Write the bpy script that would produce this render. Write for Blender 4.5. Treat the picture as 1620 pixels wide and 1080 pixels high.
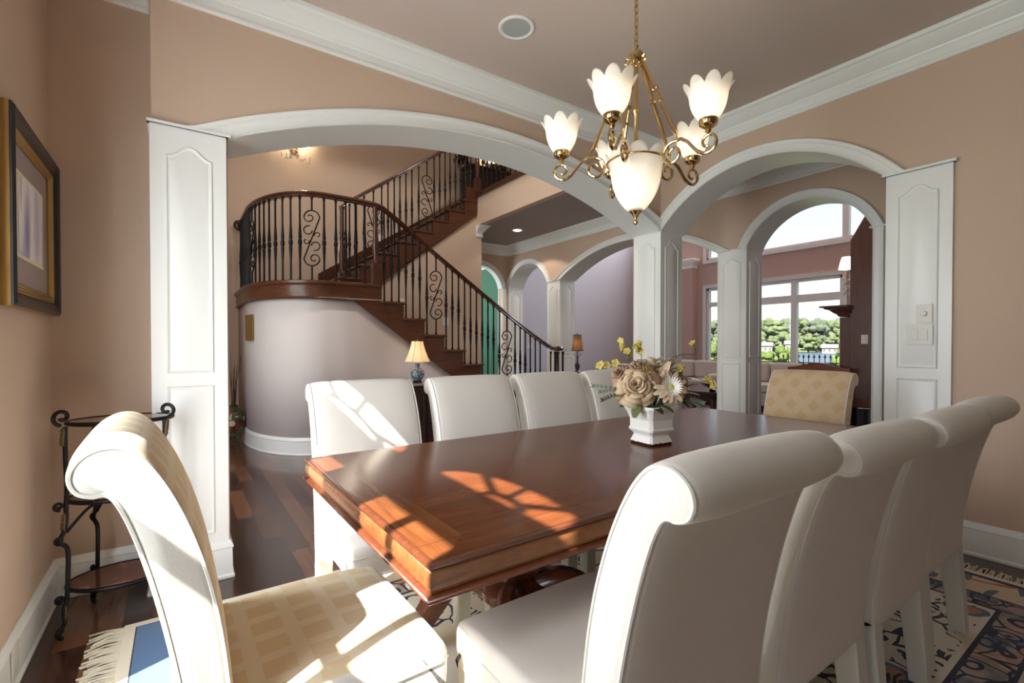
import bpy, bmesh, math, random
from mathutils import Vector, Matrix
R = math.radians
PI = math.pi
random.seed(7)
S = bpy.context.scene
C = S.collection
for _o in list(bpy.data.objects):
    bpy.data.objects.remove(_o)

# ---------------------------------------------------------------- camera
cam = bpy.data.cameras.new('camera')
cam.sensor_width = 36
cam.lens = 753.6 / 1620 * 36
cam.shift_y = 14.78 / 1620
cam.clip_start = 0.02
cam.clip_end = 2000
cam_o = bpy.data.objects.new('camera', cam)
cam_o.location = (0, 0, 1.2)
cam_o.rotation_euler = (PI / 2 - 0.0126, 0, -0.6091)
C.objects.link(cam_o)
S.camera = cam_o

# ---------------------------------------------------------------- world, sun, daylight
S.view_settings.view_transform = 'Standard'
S.view_settings.look = 'None'
S.view_settings.gamma = 1
S.view_settings.use_curve_mapping = False
S.view_settings.exposure = 0.30
S.cycles.max_bounces = 10
S.cycles.diffuse_bounces = 6
S.cycles.glossy_bounces = 4
S.cycles.transmission_bounces = 8
S.cycles.transparent_max_bounces = 12
S.cycles.sample_clamp_indirect = 6
S.cycles.caustics_reflective = False
S.cycles.caustics_refractive = False
W = bpy.data.worlds.new('world')
S.world = W
W.use_nodes = True
wn = W.node_tree
wn.nodes.clear()
wo = wn.nodes.new('ShaderNodeOutputWorld')
wb = wn.nodes.new('ShaderNodeBackground')
ws = wn.nodes.new('ShaderNodeTexSky')
ws.sky_type = 'NISHITA'
ws.sun_disc = False
ws.sun_elevation = R(46)
ws.sun_rotation = R(-114)
ws.air_density = 1.0
ws.dust_density = 2.2
ws.altitude = 200
wb.inputs['Strength'].default_value = 0.30
wm_ = wn.nodes.new('ShaderNodeMix')
wm_.data_type = 'RGBA'
wm_.inputs[0].default_value = 0.55
wm_.inputs[7].default_value = (2.9, 3.0, 3.1, 1)
wn.links.new(ws.outputs[0], wm_.inputs[6])
wn.links.new(wm_.outputs[2], wb.inputs['Color'])
wn.links.new(wb.outputs[0], wo.inputs['Surface'])


def light(name, kind, loc, energy, color=(1, 1, 1), direction=None, size=None, size_y=None, radius=None, angle=None, spread=None):
    l = bpy.data.lights.new(name, kind)
    l.energy = energy
    l.color = color
    if kind == 'AREA':
        l.shape = 'RECTANGLE'
        l.size = size
        l.size_y = size_y
        if spread: l.spread = spread
    if radius is not None: l.shadow_soft_size = radius
    if angle is not None: l.angle = angle
    o = bpy.data.objects.new(name, l)
    o.location = loc
    if direction is not None:
        o.rotation_euler = Vector(direction).to_track_quat('-Z', 'Y').to_euler()
    C.objects.link(o)
    return o


light('sun', 'SUN', (-6, -3, 8), 24.0, (1.0, 0.93, 0.82), (1, 0.45, -1.1355), angle=R(0.6))
# area lamps standing in for skylight at the windows, some purely added fill
light('daylight_dining_window', 'AREA', (-0.80, 0.55, 1.45), 36, (0.88, 0.94, 1.0), (1, 0.3, 0.05), 0.76, 1.9)
light('daylight_dining_window', 'AREA', (-0.80, 1.61, 1.45), 62, (0.90, 0.95, 1.0), (1, 0.35, 0.12), 0.76, 1.9)
light('daylight_dining_window', 'AREA', (-0.80, -1.37, 1.45), 12, (0.9, 0.94, 1.0), (1, 0.0, 0.05), 1.5, 1.9)  # added fill at the invented rear window
light('added_fill_foyer', 'AREA', (-0.95, 4.55, 2.2), 70, (0.84, 0.9, 1.0), (1, 0.1, -0.1), 1.5, 3.6)  # added fill lamp outside the invented foyer window
light('added_fill_living', 'AREA', (10.60, 5.0, 4.98), 300, (0.88, 0.93, 1.0), (-1, 0, -0.35), 7.0, 0.5)  # added fill lamp, set above the view into the living room
light('added_fill_green_room', 'AREA', (3.2, 8.6, 2.0), 40, (0.9, 0.95, 1.0), (1, 0, -0.1), 1.0, 1.6)  # added fill lamp inside the green room, which has no window


# ---------------------------------------------------------------- materials
def mat(name, col=(0.8, 0.8, 0.8), rough=0.5, metal=0.0, spec=0.5, emit=None, es=0.0, coat=0.0, trans=0.0, ior=1.45, sheen=0.0, alpha=1.0, sub=0.0):
    m = bpy.data.materials.new(name)
    m.use_nodes = True
    b = m.node_tree.nodes['Principled BSDF']
    b.inputs['Base Color'].default_value = (*col, 1)
    b.inputs['Roughness'].default_value = rough
    b.inputs['Metallic'].default_value = metal
    b.inputs['Specular IOR Level'].default_value = spec
    b.inputs['Coat Weight'].default_value = coat
    b.inputs['Transmission Weight'].default_value = trans
    b.inputs['IOR'].default_value = ior
    b.inputs['Sheen Weight'].default_value = sheen
    b.inputs['Alpha'].default_value = alpha
    if emit:
        b.inputs['Emission Color'].default_value = (*emit, 1)
        b.inputs['Emission Strength'].default_value = es
    return m


class N:
    """tiny node helper"""
    def __init__(s, m):
        s.t = m.node_tree
        s.b = s.t.nodes['Principled BSDF']

    def n(s, typ, **kw):
        x = s.t.nodes.new(typ)
        for k, v in kw.items():
            if k.startswith('i_'):
                key = k[2:]
                key = int(key) if key.isdigit() else key.replace('_', ' ')
                x.inputs[key].default_value = v
            else:
                setattr(x, k, v)
        return x

    def l(s, a, b):
        s.t.links.new(a, b)

    def math(s, op, a, b=None, c=None):
        x = s.n('ShaderNodeMath', operation=op)
        for i, v in enumerate((a, b, c)):
            if v is None: continue
            if isinstance(v, (int, float)): x.inputs[i].default_value = v
            else: s.l(v, x.inputs[i])
        return x.outputs[0]

    def coords(s, kind='Object', scale=(1, 1, 1), rot=(0, 0, 0), loc=(0, 0, 0)):
        tc = s.n('ShaderNodeTexCoord')
        mp = s.n('ShaderNodeMapping')
        mp.inputs['Scale'].default_value = scale
        mp.inputs['Rotation'].default_value = rot
        mp.inputs['Location'].default_value = loc
        s.l(tc.outputs[kind], mp.inputs[0])
        return mp.outputs[0]

    def noise(s, vec, scale, detail=3, rough=0.5, dist=0.0):
        x = s.n('ShaderNodeTexNoise')
        x.inputs['Scale'].default_value = scale
        x.inputs['Detail'].default_value = detail
        x.inputs['Roughness'].default_value = rough
        x.inputs['Distortion'].default_value = dist
        if vec is not None: s.l(vec, x.inputs['Vector'])
        return x

    def ramp(s, fac, stops, interp='LINEAR'):
        r = s.n('ShaderNodeValToRGB')
        r.color_ramp.interpolation = interp
        e = r.color_ramp.elements
        while len(e) < len(stops): e.new(0.5)
        for k, (p, c) in enumerate(stops):
            e[k].position = p
            e[k].color = (*c, 1) if len(c) == 3 else c
        s.l(fac, r.inputs[0])
        return r.outputs[0]

    def mix(s, fac, a, b, mode='MIX'):
        x = s.n('ShaderNodeMix', data_type='RGBA', blend_type=mode)
        for i, v in ((0, fac), (6, a), (7, b)):
            if isinstance(v, (int, float)): x.inputs[i].default_value = v
            elif isinstance(v, tuple): x.inputs[i].default_value = (*v, 1)
            else: s.l(v, x.inputs[i])
        return x.outputs[2]

    def bump(s, h, strength=0.2, dist=0.01):
        x = s.n('ShaderNodeBump')
        x.inputs['Strength'].default_value = strength
        x.inputs['Distance'].default_value = dist
        s.l(h, x.inputs['Height'])
        s.l(x.outputs[0], s.b.inputs['Normal'])

    def color(s, c): s.l(c, s.b.inputs['Base Color'])


def wallpaper(name, col):
    m = mat(name, col, 0.75, spec=0.25)
    k = N(m)
    v = k.coords('Object', (3, 3, 60))
    n1 = k.noise(v, 12, 3, 0.7)
    v2 = k.coords('Object', (60, 60, 3))
    n2 = k.noise(v2, 10, 2, 0.6)
    h = k.math('ADD', n1.outputs[0], n2.outputs[0])
    k.bump(h, 0.18, 0.003)
    d = tuple(c * 0.93 for c in col)
    k.color(k.mix(k.math('MULTIPLY', h, 0.5), d, tuple(min(1, c * 1.06) for c in col)))
    return m


M = {}
M['peach'] = wallpaper('peach_wallpaper', (0.61, 0.462, 0.358))
M['rose'] = wallpaper('rose_paint', (0.50, 0.37, 0.355))
M['lav'] = wallpaper('lavender_paint', (0.53, 0.52, 0.58))
M['curve'] = wallpaper('mauve_grey_paint', (0.62, 0.56, 0.55))
M['green'] = mat('green_paint', (0.06, 0.17, 0.105), 0.6)
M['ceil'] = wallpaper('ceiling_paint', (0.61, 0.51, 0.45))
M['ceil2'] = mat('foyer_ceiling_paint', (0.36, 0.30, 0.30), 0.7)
M['trim'] = mat('white_trim_paint', (0.85, 0.86, 0.84), 0.32)
M['wframe'] = mat('window_frame_paint', (0.70, 0.70, 0.74), 0.4)
M['iron'] = mat('black_iron', (0.012, 0.010, 0.011), 0.42, 0.6)
M['brass'] = mat('antique_brass', (0.55, 0.38, 0.17), 0.22, 1.0)
M['plate'] = mat('switch_plate_plastic', (0.74, 0.73, 0.68), 0.35)
M['glass'] = mat('clear_glass', (1, 1, 1), 0.0, trans=1.0, ior=1.45)
M['pic_gold'] = mat('picture_gold', (0.42, 0.26, 0.09), 0.35, 0.7)
M['pic_black'] = mat('picture_black', (0.02, 0.018, 0.017), 0.3)
M['mullion'] = M['trim']


def wood(name, c1, c2, rough=0.25, scale=(1, 12, 12), coat=0.3, bump=0.0, c3=None):
    m = mat(name, c1, rough, coat=coat)
    m.node_tree.nodes['Principled BSDF'].inputs['Coat Roughness'].default_value = 0.12
    k = N(m)
    v = k.coords('Object', scale)
    n1 = k.noise(v, 3.0, 6, 0.6, 0.8)
    n2 = k.noise(v, 14.0, 4, 0.7)
    f = k.math('ADD', k.math('MULTIPLY', n1.outputs[0], 0.7), k.math('MULTIPLY', n2.outputs[0], 0.35))
    k.color(k.ramp(f, [(0.32, c1), (0.72, c2)]))
    if bump: k.bump(n2.outputs[0], bump, 0.002)
    return m


M['cherry'] = wood('table_cherry', (0.060, 0.017, 0.008), (0.140, 0.042, 0.018), 0.24, (1.2, 14, 14), 0.35)
M['cherry_y'] = wood('table_cherry_border', (0.135, 0.038, 0.014), (0.28, 0.088, 0.032), 0.24, (14, 1.2, 14), 0.35)
M['apron'] = wood('table_apron_wood', (0.13, 0.045, 0.015), (0.27, 0.105, 0.036), 0.26, (2, 12, 12), 0.35)
M['stair'] = wood('stair_wood', (0.050, 0.015, 0.007), (0.120, 0.038, 0.016), 0.32, (2, 2, 14), 0.15)
M['rail'] = wood('handrail_wood', (0.035, 0.010, 0.006), (0.080, 0.024, 0.012), 0.25, (2, 2, 10), 0.4)
M['dark'] = wood('dark_carved_wood', (0.020, 0.009, 0.007), (0.050, 0.020, 0.013), 0.35, (8, 8, 1.5), 0.2)
M['mantel'] = wood('mantel_wood', (0.060, 0.018, 0.011), (0.125, 0.038, 0.023), 0.3, (8, 8, 1), 0.3)


def floor_mat():
    m = mat('hardwood_floor', (0.05, 0.02, 0.01), 0.22, coat=0.35)
    k = N(m)
    k.b.inputs['Coat Roughness'].default_value = 0.1
    v = k.coords('Object', (1, 1, 1), (0, 0, PI / 2))
    br = k.n('ShaderNodeTexBrick', offset=0.37, offset_frequency=2)
    br.inputs['Scale'].default_value = 1
    br.inputs['Brick Width'].default_value = 0.75
    br.inputs['Row Height'].default_value = 0.105
    br.inputs['Mortar Size'].default_value = 0.0015
    br.inputs['Bias'].default_value = 0.0
    br.inputs['Color1'].default_value = (0, 0, 0, 1)
    br.inputs['Color2'].default_value = (1, 1, 1, 1)
    br.inputs['Mortar'].default_value = (0.2, 0.2, 0.2, 1)
    k.l(v, br.inputs['Vector'])
    v2 = k.coords('Object', (14, 1.2, 1))
    n = k.noise(v2, 3, 5, 0.6, 0.5)
    f = k.math('ADD', k.math('MULTIPLY', br.outputs['Color'], 0.62), k.math('MULTIPLY', n.outputs[0], 0.38))
    k.color(k.ramp(f, [(0.2, (0.026, 0.010, 0.008)), (0.5, (0.058, 0.022, 0.014)), (0.78, (0.150, 0.060, 0.028))]))
    k.bump(br.outputs['Fac'], 0.3, -0.002)
    return m


M['floor'] = floor_mat()


def fabric(name, col, pattern=None, rough=0.85):
    m = mat(name, col, rough, spec=0.2, sheen=0.15)
    k = N(m)
    v = k.coords('Object')
    w = k.noise(v, 420, 2, 0.6)
    n = k.noise(v, 5, 4, 0.6)
    h = k.math('ADD', k.math('MULTIPLY', w.outputs[0], 0.25), n.outputs[0])
    k.bump(h, 0.22, 0.006)
    base = k.mix(n.outputs[0], tuple(c * 0.93 for c in col), tuple(min(1, c * 1.05) for c in col))
    if pattern:
        # woven lattice: gold squares set on the diagonal, paler ribs between
        sp = k.n('ShaderNodeSeparateXYZ')
        k.l(v, sp.inputs[0])
        across = sp.outputs[0]
        up = sp.outputs[2] if pattern == 'diamond' else k.math('MULTIPLY', k.math('SUBTRACT', sp.outputs[2], sp.outputs[1]), 0.9)
        a = k.math('ADD', across, up) if pattern == 'diamond' else across
        b_ = k.math('SUBTRACT', across, up) if pattern == 'diamond' else up
        sz = 0.135 if pattern == 'diamond' else 0.088
        fa = k.math('PINGPONG', a, sz / 2)
        fb = k.math('PINGPONG', b_, sz / 2)
        th = sz * (0.23 if pattern == 'diamond' else 0.16)
        m1 = k.math('GREATER_THAN', fa, th)
        m2 = k.math('GREATER_THAN', fb, th)
        inside = k.math('MULTIPLY', m1, m2)
        rib = k.math('MULTIPLY', k.math('SINE', k.math('MULTIPLY', up, 900.0)), 0.5)
        ribm = k.math('MULTIPLY', k.math('SUBTRACT', 1.0, inside), k.math('MULTIPLY', rib, 0.12))
        gold = tuple(c * f for c, f in zip(col, (0.90, 0.83, 0.68)))
        base = k.mix(k.math('MULTIPLY', inside, 0.6 if pattern == 'diamond' else 0.8), base, gold)
        base = k.mix(k.math('ABSOLUTE', ribm), base, (1.0, 0.97, 0.88))
    k.color(base)
    return m


M['cream'] = fabric('cream_fabric', (0.74, 0.71, 0.655))
M['damask'] = fabric('gold_check_fabric', (0.78, 0.68, 0.50), 'square')
M['damask2'] = fabric('gold_diamond_fabric', (0.64, 0.48, 0.30), 'diamond')
M['piping'] = fabric('cream_piping', (0.70, 0.68, 0.63))
M['sofa'] = fabric('beige_sofa_fabric', (0.52, 0.46, 0.43))
M['legw'] = mat('cream_leg_cover', (0.66, 0.66, 0.60), 0.7)


# ---------------------------------------------------------------- mesh tools
class MB:
    def __init__(s):
        s.v = []
        s.f = []

    def add(s, vs, fs):
        o = len(s.v)
        s.v += [tuple(p) for p in vs]
        s.f += [tuple(i + o for i in f) for f in fs]
        return s

    def box(s, x0, x1, y0, y1, z0, z1):
        return s.add([(x0, y0, z0), (x1, y0, z0), (x1, y1, z0), (x0, y1, z0), (x0, y0, z1), (x1, y0, z1), (x1, y1, z1), (x0, y1, z1)],
                     [(0, 3, 2, 1), (4, 5, 6, 7), (0, 1, 5, 4), (1, 2, 6, 5), (2, 3, 7, 6), (3, 0, 4, 7)])

    def cbox(s, c, d):
        return s.box(c[0] - d[0] / 2, c[0] + d[0] / 2, c[1] - d[1] / 2, c[1] + d[1] / 2, c[2] - d[2] / 2, c[2] + d[2] / 2)

    def tube(s, pts, r, n=8, closed=False, flat=1.0):
        pts = [Vector(p) for p in pts]
        m = len(pts)
        rs = r if isinstance(r, (list, tuple)) else [r] * m
        rings = []
        up = None
        for i, p in enumerate(pts):
            a = pts[i - 1] if (i > 0 or closed) else pts[i]
            b = pts[(i + 1) % m] if (i < m - 1 or closed) else pts[i]
            t = (b - a)
            t = t.normalized() if t.length > 1e-9 else Vector((0, 0, 1))
            if up is None:
                up = Vector((0, 0, 1)) if abs(t.z) < 0.9 else Vector((1, 0, 0))
            sx = t.cross(up)
            if sx.length < 1e-6: sx = t.cross(Vector((0, 1, 0)))
            sx.normalize()
            up = sx.cross(t).normalized()
            rings.append([p + (sx * math.cos(2 * PI * k / n) + up * math.sin(2 * PI * k / n) * flat) * rs[i] for k in range(n)])
        vs = [q for rg in rings for q in rg]
        fs = []
        for i in range(m if closed else m - 1):
            j = (i + 1) % m
            for k in range(n):
                k2 = (k + 1) % n
                fs.append((i * n + k, i * n + k2, j * n + k2, j * n + k))
        if not closed:
            fs.append(tuple(range(n - 1, -1, -1)))
            fs.append(tuple((m - 1) * n + k for k in range(n)))
        return s.add(vs, fs)

    def lathe(s, prof, c=(0, 0, 0), n=24, lobes=0, lobe=0.0, sq=False, rot=0.0):
        vs, fs = [], []
        for (r, z) in prof:
            for k in range(n):
                a = 2 * PI * k / n + rot
                rr = r * (1 + lobe * math.cos(lobes * a)) if lobes else r
                if sq:
                    rr = r / max(abs(math.cos(a)), abs(math.sin(a)))
                vs.append((c[0] + rr * math.cos(a), c[1] + rr * math.sin(a), c[2] + z))
        m = len(prof)
        for i in range(m - 1):
            for k in range(n):
                k2 = (k + 1) % n
                fs.append((i * n + k, i * n + k2, (i + 1) * n + k2, (i + 1) * n + k))
        if prof[0][0] > 1e-5: fs.append(tuple(range(n - 1, -1, -1)))
        if prof[-1][0] > 1e-5: fs.append(tuple((m - 1) * n + k for k in range(n)))
        return s.add(vs, fs)

    def ext(s, poly, axis, a, b):
        """extrude a 2-D polygon along axis; poly gives the other two coords in order"""
        def P(u, v, w):
            return {'x': (w, u, v), 'y': (u, w, v), 'z': (u, v, w)}[axis]
        n = len(poly)
        vs = [P(u, v, a) for u, v in poly] + [P(u, v, b) for u, v in poly]
        fs = [tuple(range(n - 1, -1, -1)), tuple(range(n, 2 * n))]
        fs += [(i, (i + 1) % n, n + (i + 1) % n, n + i) for i in range(n)]
        return s.add(vs, fs)

    def loft(s, rings, closed_ring=True, caps=True, closed=False):
        n = len(rings[0])
        m = len(rings)
        vs = [p for r in rings for p in r]
        fs = []
        for i in range(m if closed else m - 1):
            j = (i + 1) % m
            for k in range(n if closed_ring else n - 1):
                k2 = (k + 1) % n
                fs.append((i * n + k, i * n + k2, j * n + k2, j * n + k))
        if caps and not closed and closed_ring:
            fs.append(tuple(range(n - 1, -1, -1)))
            fs.append(tuple((m - 1) * n + k for k in range(n)))
        return s.add(vs, fs)

    def ball(s, c, r, n=10, sc=(1, 1, 1)):
        prof = [(max(1e-6, math.sin(PI * i / n)) * r, -math.cos(PI * i / n) * r) for i in range(n + 1)]
        vs, fs = [], []
        m = MB().lathe(prof, (0, 0, 0), n + 4)
        return s.add([(c[0] + x * sc[0], c[1] + y * sc[1], c[2] + z * sc[2]) for x, y, z in m.v], m.f)

    def xf(s, mx):
        s.v = [tuple(mx @ Vector(p)) for p in s.v]
        return s


def obj(name, mb, m, parent=None, smooth=True, angle=35, bevel=0.0, sub=0, seg=2):
    me = bpy.data.meshes.new(name)
    me.from_pydata(mb.v, [], mb.f)
    bm = bmesh.new()
    bm.from_mesh(me)
    bmesh.ops.remove_doubles(bm, verts=bm.verts, dist=1e-6)
    bmesh.ops.recalc_face_normals(bm, faces=bm.faces)
    bm.to_mesh(me)
    bm.free()
    if smooth:
        for p in me.polygons: p.use_smooth = True
        me.set_sharp_from_angle(angle=R(angle))
    me.materials.append(m)
    o = bpy.data.objects.new(name, me)
    C.objects.link(o)
    if parent is not None: o.parent = parent
    if bevel:
        b = o.modifiers.new('bevel', 'BEVEL')
        b.width = bevel
        b.segments = seg
        b.limit_method = 'ANGLE'
        b.angle_limit = R(40)
    if sub:
        q = o.modifiers.new('sub', 'SUBSURF')
        q.levels = sub
        q.render_levels = sub
    return o


def tag(o, label, cat, group=None, kind=None):
    o['label'] = label
    o['category'] = cat
    if group: o['group'] = group
    if kind: o['kind'] = kind
    return o


def thing(name, label, cat, loc=(0, 0, 0), rz=0.0, group=None):
    o = bpy.data.objects.new(name, None)
    o.empty_display_size = 0.1
    C.objects.link(o)
    o.location = loc
    o.rotation_euler = (0, 0, rz)
    return tag(o, label, cat, group)


def dup(root, loc, rz=0.0, label=None, group=None):
    r = root.copy()
    C.objects.link(r)
    r.location = loc
    r.rotation_euler = (root.rotation_euler[0], root.rotation_euler[1], rz)
    if label: r['label'] = label
    if group: r['group'] = group
    for ch in list(root.children):
        c = ch.copy()
        C.objects.link(c)
        c.parent = r
        for g in list(ch.children):
            d = g.copy()
            C.objects.link(d)
            d.parent = c
    return r


def struct(name, mb, m, **kw):
    o = obj(name, mb, m, **kw)
    if o.parent is None: o['kind'] = 'structure'
    return o


_trim = [0]


def trim(mb, m=None, **kw):
    _trim[0] += 1
    return struct('trim_%d' % _trim[0], mb, m or M['trim'], **kw)


def P3(axis, u, w, z):
    return (u, w, z) if axis == 'x' else (w, u, z)


def arc(u0, u1, zs, rise, n=40):
    h = (u1 - u0) / 2
    Rr = (h * h + rise * rise) / (2 * rise)
    cu, cz = (u0 + u1) / 2, zs + rise - Rr
    a0 = math.acos(max(-1, min(1, h / Rr)))
    if rise > h: a0 = -a0
    out = []
    for i in range(n + 1):
        a = PI - a0 - (PI - 2 * a0) * i / n
        out.append((cu + Rr * math.cos(a), cz + Rr * math.sin(a), math.cos(a), math.sin(a)))
    return out


def arched_wall(name, axis, w0, w1, ua, ub, ztop, opens, m, zb=0.0):
    """wall from ua to ub, faces at w0 and w1, arched openings (u0,u1,zs,rise)"""
    segs = []   # (u, zbottom) pairs of strips
    cur = ua
    mb = MB()

    def strip(a, b, za, zb_):
        mb.add([P3(axis, a, w0, za), P3(axis, b, w0, zb_), P3(axis, b, w0, ztop), P3(axis, a, w0, ztop),
                P3(axis, a, w1, za), P3(axis, b, w1, zb_), P3(axis, b, w1, ztop), P3(axis, a, w1, ztop)],
               [(0, 1, 2, 3), (4, 7, 6, 5), (0, 4, 5, 1), (3, 2, 6, 7)])

    def side(u, z0, z1):
        mb.add([P3(axis, u, w0, z0), P3(axis, u, w1, z0), P3(axis, u, w1, z1), P3(axis, u, w0, z1)], [(0, 1, 2, 3)])
    side(ua, zb, ztop)
    for (u0, u1, zs, rise) in sorted(opens):
        if u0 > cur + 1e-4:
            strip(cur, u0, zb, zb)
        side(u0, zb, zs)
        pts = arc(u0, u1, zs, rise)
        for p, q in zip(pts, pts[1:]):
            strip(p[0], q[0], p[1], q[1])
        side(u1, zb, zs)
        cur = u1
    if ub > cur + 1e-4: strip(cur, ub, zb, zb)
    side(ub, zb, ztop)
    return struct(name, mb, m, angle=30)


CAS = [(0.0, 0.0), (0.0, 0.018), (0.006, 0.024), (0.014, 0.018), (0.055, 0.020), (0.062, 0.030), (0.070, 0.034), (0.084, 0.034), (0.090, 0.026), (0.092, 0.0)]


def arch_trim(axis, w0, w1, u0, u1, zs, rise, out0=-1, both=True, m=None, legs=0.0, scale=1.0, lim=None):
    """white liner of the soffit plus a moulded casing on the w0 face (and the w1 face)"""
    mb = MB()
    pts = arc(u0, u1, zs, rise)
    t = 0.006
    rings = []
    for (u, z, nu, nz) in pts:
        rings.append([P3(axis, u, w0, z), P3(axis, u, w1, z), P3(axis, u - nu * t, w1, z - nz * t), P3(axis, u - nu * t, w0, z - nz * t)])
    mb.loft(rings)
    faces = [(w0, out0)] + ([(w1, -out0)] if both else [])
    # the casing runs on past the springing until its outer edge meets the pilaster cap
    h = (u1 - u0) / 2
    Rr = (h * h + rise * rise) / (2 * rise)
    cu, cz = (u0 + u1) / 2, zs + rise - Rr
    a_out = math.asin(max(-1, min(1, (zs - cz) / (Rr + 0.092 * scale)))) if not legs else math.acos(h / Rr)
    lim = lim or (u0 - 0.3, u1 + 0.3)
    for (w, sg) in faces:
        rings = []
        for i in range(53):
            a = PI - a_out - (PI - 2 * a_out) * i / 52
            nu, nz = math.cos(a), math.sin(a)
            rings.append([P3(axis, min(lim[1], max(lim[0], cu + nu * (Rr - t + r * scale))), w + sg * d * scale, max(zs + 0.001, cz + nz * (Rr - t + r * scale))) for r, d in CAS])
        mb.loft(rings)
        if legs:
            for (uu, sgn) in ((u0, -1), (u1, 1)):
                for zz in (0,):
                    rr = [[P3(axis, uu + sgn * r * scale, w + sg * d * scale, z) for r, d in CAS] for z in (zz, zs)]
                    mb.loft(rr)
    return trim(mb, m, angle=40)


def sweep_plan(path, prof, closed=False, inward=1, z=0.0):
    """moulding run along a plan polyline; prof = (offset to the left of travel * inward, height)"""
    n = len(path)
    rings = []
    for i in range(n):
        p = Vector((path[i][0], path[i][1]))
        a = Vector(path[i - 1][:2]) if (i > 0 or closed) else None
        b = Vector(path[(i + 1) % n][:2]) if (i < n - 1 or closed) else None
        d1 = (p - a).normalized() if a is not None else None
        d2 = (b - p).normalized() if b is not None else None
        if d1 is None: d1 = d2
        if d2 is None: d2 = d1
        n1 = Vector((-d1.y, d1.x))
        n2 = Vector((-d2.y, d2.x))
        mi = n1 + n2
        mi = mi / max(0.2, mi.dot(n1)) if mi.length > 1e-6 else n1
        rings.append([(p.x + mi.x * o * inward, p.y + mi.y * o * inward, z + h) for o, h in prof])
    return MB().loft(rings, closed=closed)


CROWN = [(0, -0.18), (0.010, -0.18), (0.016, -0.172), (0.016, -0.160), (0.010, -0.152), (0.010, -0.110), (0.020, -0.104), (0.024, -0.094), (0.034, -0.088), (0.060, -0.050), (0.074, -0.040), (0.078, -0.030), (0.095, -0.022), (0.100, -0.010), (0.100, 0), (0, 0)]
BASE = [(0, 0), (0.022, 0), (0.024, 0.012), (0.016, 0.022), (0.014, 0.150), (0.020, 0.156), (0.018, 0.166), (0.010, 0.178), (0.006, 0.190), (0, 0.190)]


def panel_outline(u0, u1, z0, z1, cath=0.0):
    pts = [(u0, z0), (u1, z0)]
    if cath <= 0:
        return pts + [(u1, z1), (u0, z1)]
    k = 14
    for i in range(k + 1):
        t = i / k
        u = u1 + (u0 - u1) * t
        s_ = 1 - abs(2 * t - 1)
        e = max(0.0, min(1.0, (s_ - 0.12) / 0.78))
        pts.append((u, z1 + cath * (e * e * (3 - 2 * e))))
    return pts


def ridge(mb, axis, w, sg, outline, wd=0.018, h=0.009, fill=0.005):
    """moulded panel edge following an outline on a face at w, pointing sg"""
    c = Vector((sum(p[0] for p in outline) / len(outline), sum(p[1] for p in outline) / len(outline)))
    n = len(outline)
    nor = []
    for i in range(n):
        a, b, d = Vector(outline[i - 1]), Vector(outline[i]), Vector(outline[(i + 1) % n])
        d1 = (b - a)
        d2 = (d - b)
        d1 = d1.normalized() if d1.length > 1e-9 else d2.normalized()
        d2 = d2.normalized() if d2.length > 1e-9 else d1
        n1 = Vector((-d1.y, d1.x))
        n2 = Vector((-d2.y, d2.x))
        mi = n1 + n2
        mi = mi / max(0.3, mi.dot(n1)) if mi.length > 1e-6 else n1
        nor.append(mi)
    area = sum(outline[i - 1][0] * outline[i][1] - outline[i][0] * outline[i - 1][1] for i in range(n))
    sgn = 1 if area > 0 else -1
    prof = [(0, 0), (0.12, 0.7), (0.3, 1.0), (0.5, 0.75), (0.7, 0.25), (1.0, 0.12), (1.0, 0)]
    rings = []
    for i in range(n):
        b = outline[i]
        rings.append([P3(axis, b[0] + nor[i].x * sgn * o * wd, w + sg * q * h, b[1] + nor[i].y * sgn * o * wd) for o, q in prof])
    mb.loft(rings, closed=True)
    # slightly raised field
    inn = [(outline[i][0] + nor[i].x * sgn * wd * 1.7, outline[i][1] + nor[i].y * sgn * wd * 1.7) for i in range(n)]
    inn2 = [(outline[i][0] + nor[i].x * sgn * wd * 1.0, outline[i][1] + nor[i].y * sgn * wd * 1.0) for i in range(n)]
    k = len(mb.v)
    mb.v += [P3(axis, u, w + sg * 0.0005, z) for u, z in inn2] + [P3(axis, u, w + sg * fill, z) for u, z in inn]
    for i in range(n):
        j = (i + 1) % n
        mb.f.append((k + i, k + j, k + n + j, k + n + i))
    mb.f.append(tuple(k + n + i for i in range(n)))


def pilaster_face(mb, axis, w, sg, u0, u1, cath=0.05):
    a = (u1 - u0) * 0.19
    ridge(mb, axis, w, sg, panel_outline(u0 + a, u1 - a, 1.058, 2.125, cath))
    ridge(mb, axis, w, sg, panel_outline(u0 + a, u1 - a, 0.24, 0.996))


def column(x0, x1, y0, y1, faces, zt=2.262, cap=0.010, cath=0.05):
    mb = MB()
    mb.box(x0, x1, y0, y1, 0, zt)
    mb.box(x0 - cap, x1 + cap, y0 - cap, y1 + cap, zt, zt + 0.014)
    path = [(x0, y0), (x1, y0), (x1, y1), (x0, y1)]
    b = sweep_plan(path, BASE, closed=True, inward=-1)
    mb.add(b.v, b.f)
    for fc in faces:
        if fc == '-x': pilaster_face(mb, 'y', x0, -1, y0, y1, cath)
        if fc == '+x': pilaster_face(mb, 'y', x1, 1, y0, y1, cath)
        if fc == '-y': pilaster_face(mb, 'x', y0, -1, x0, x1, cath)
        if fc == '+y': pilaster_face(mb, 'x', y1, 1, x0, x1, cath)
    return trim(mb, angle=30)


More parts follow.
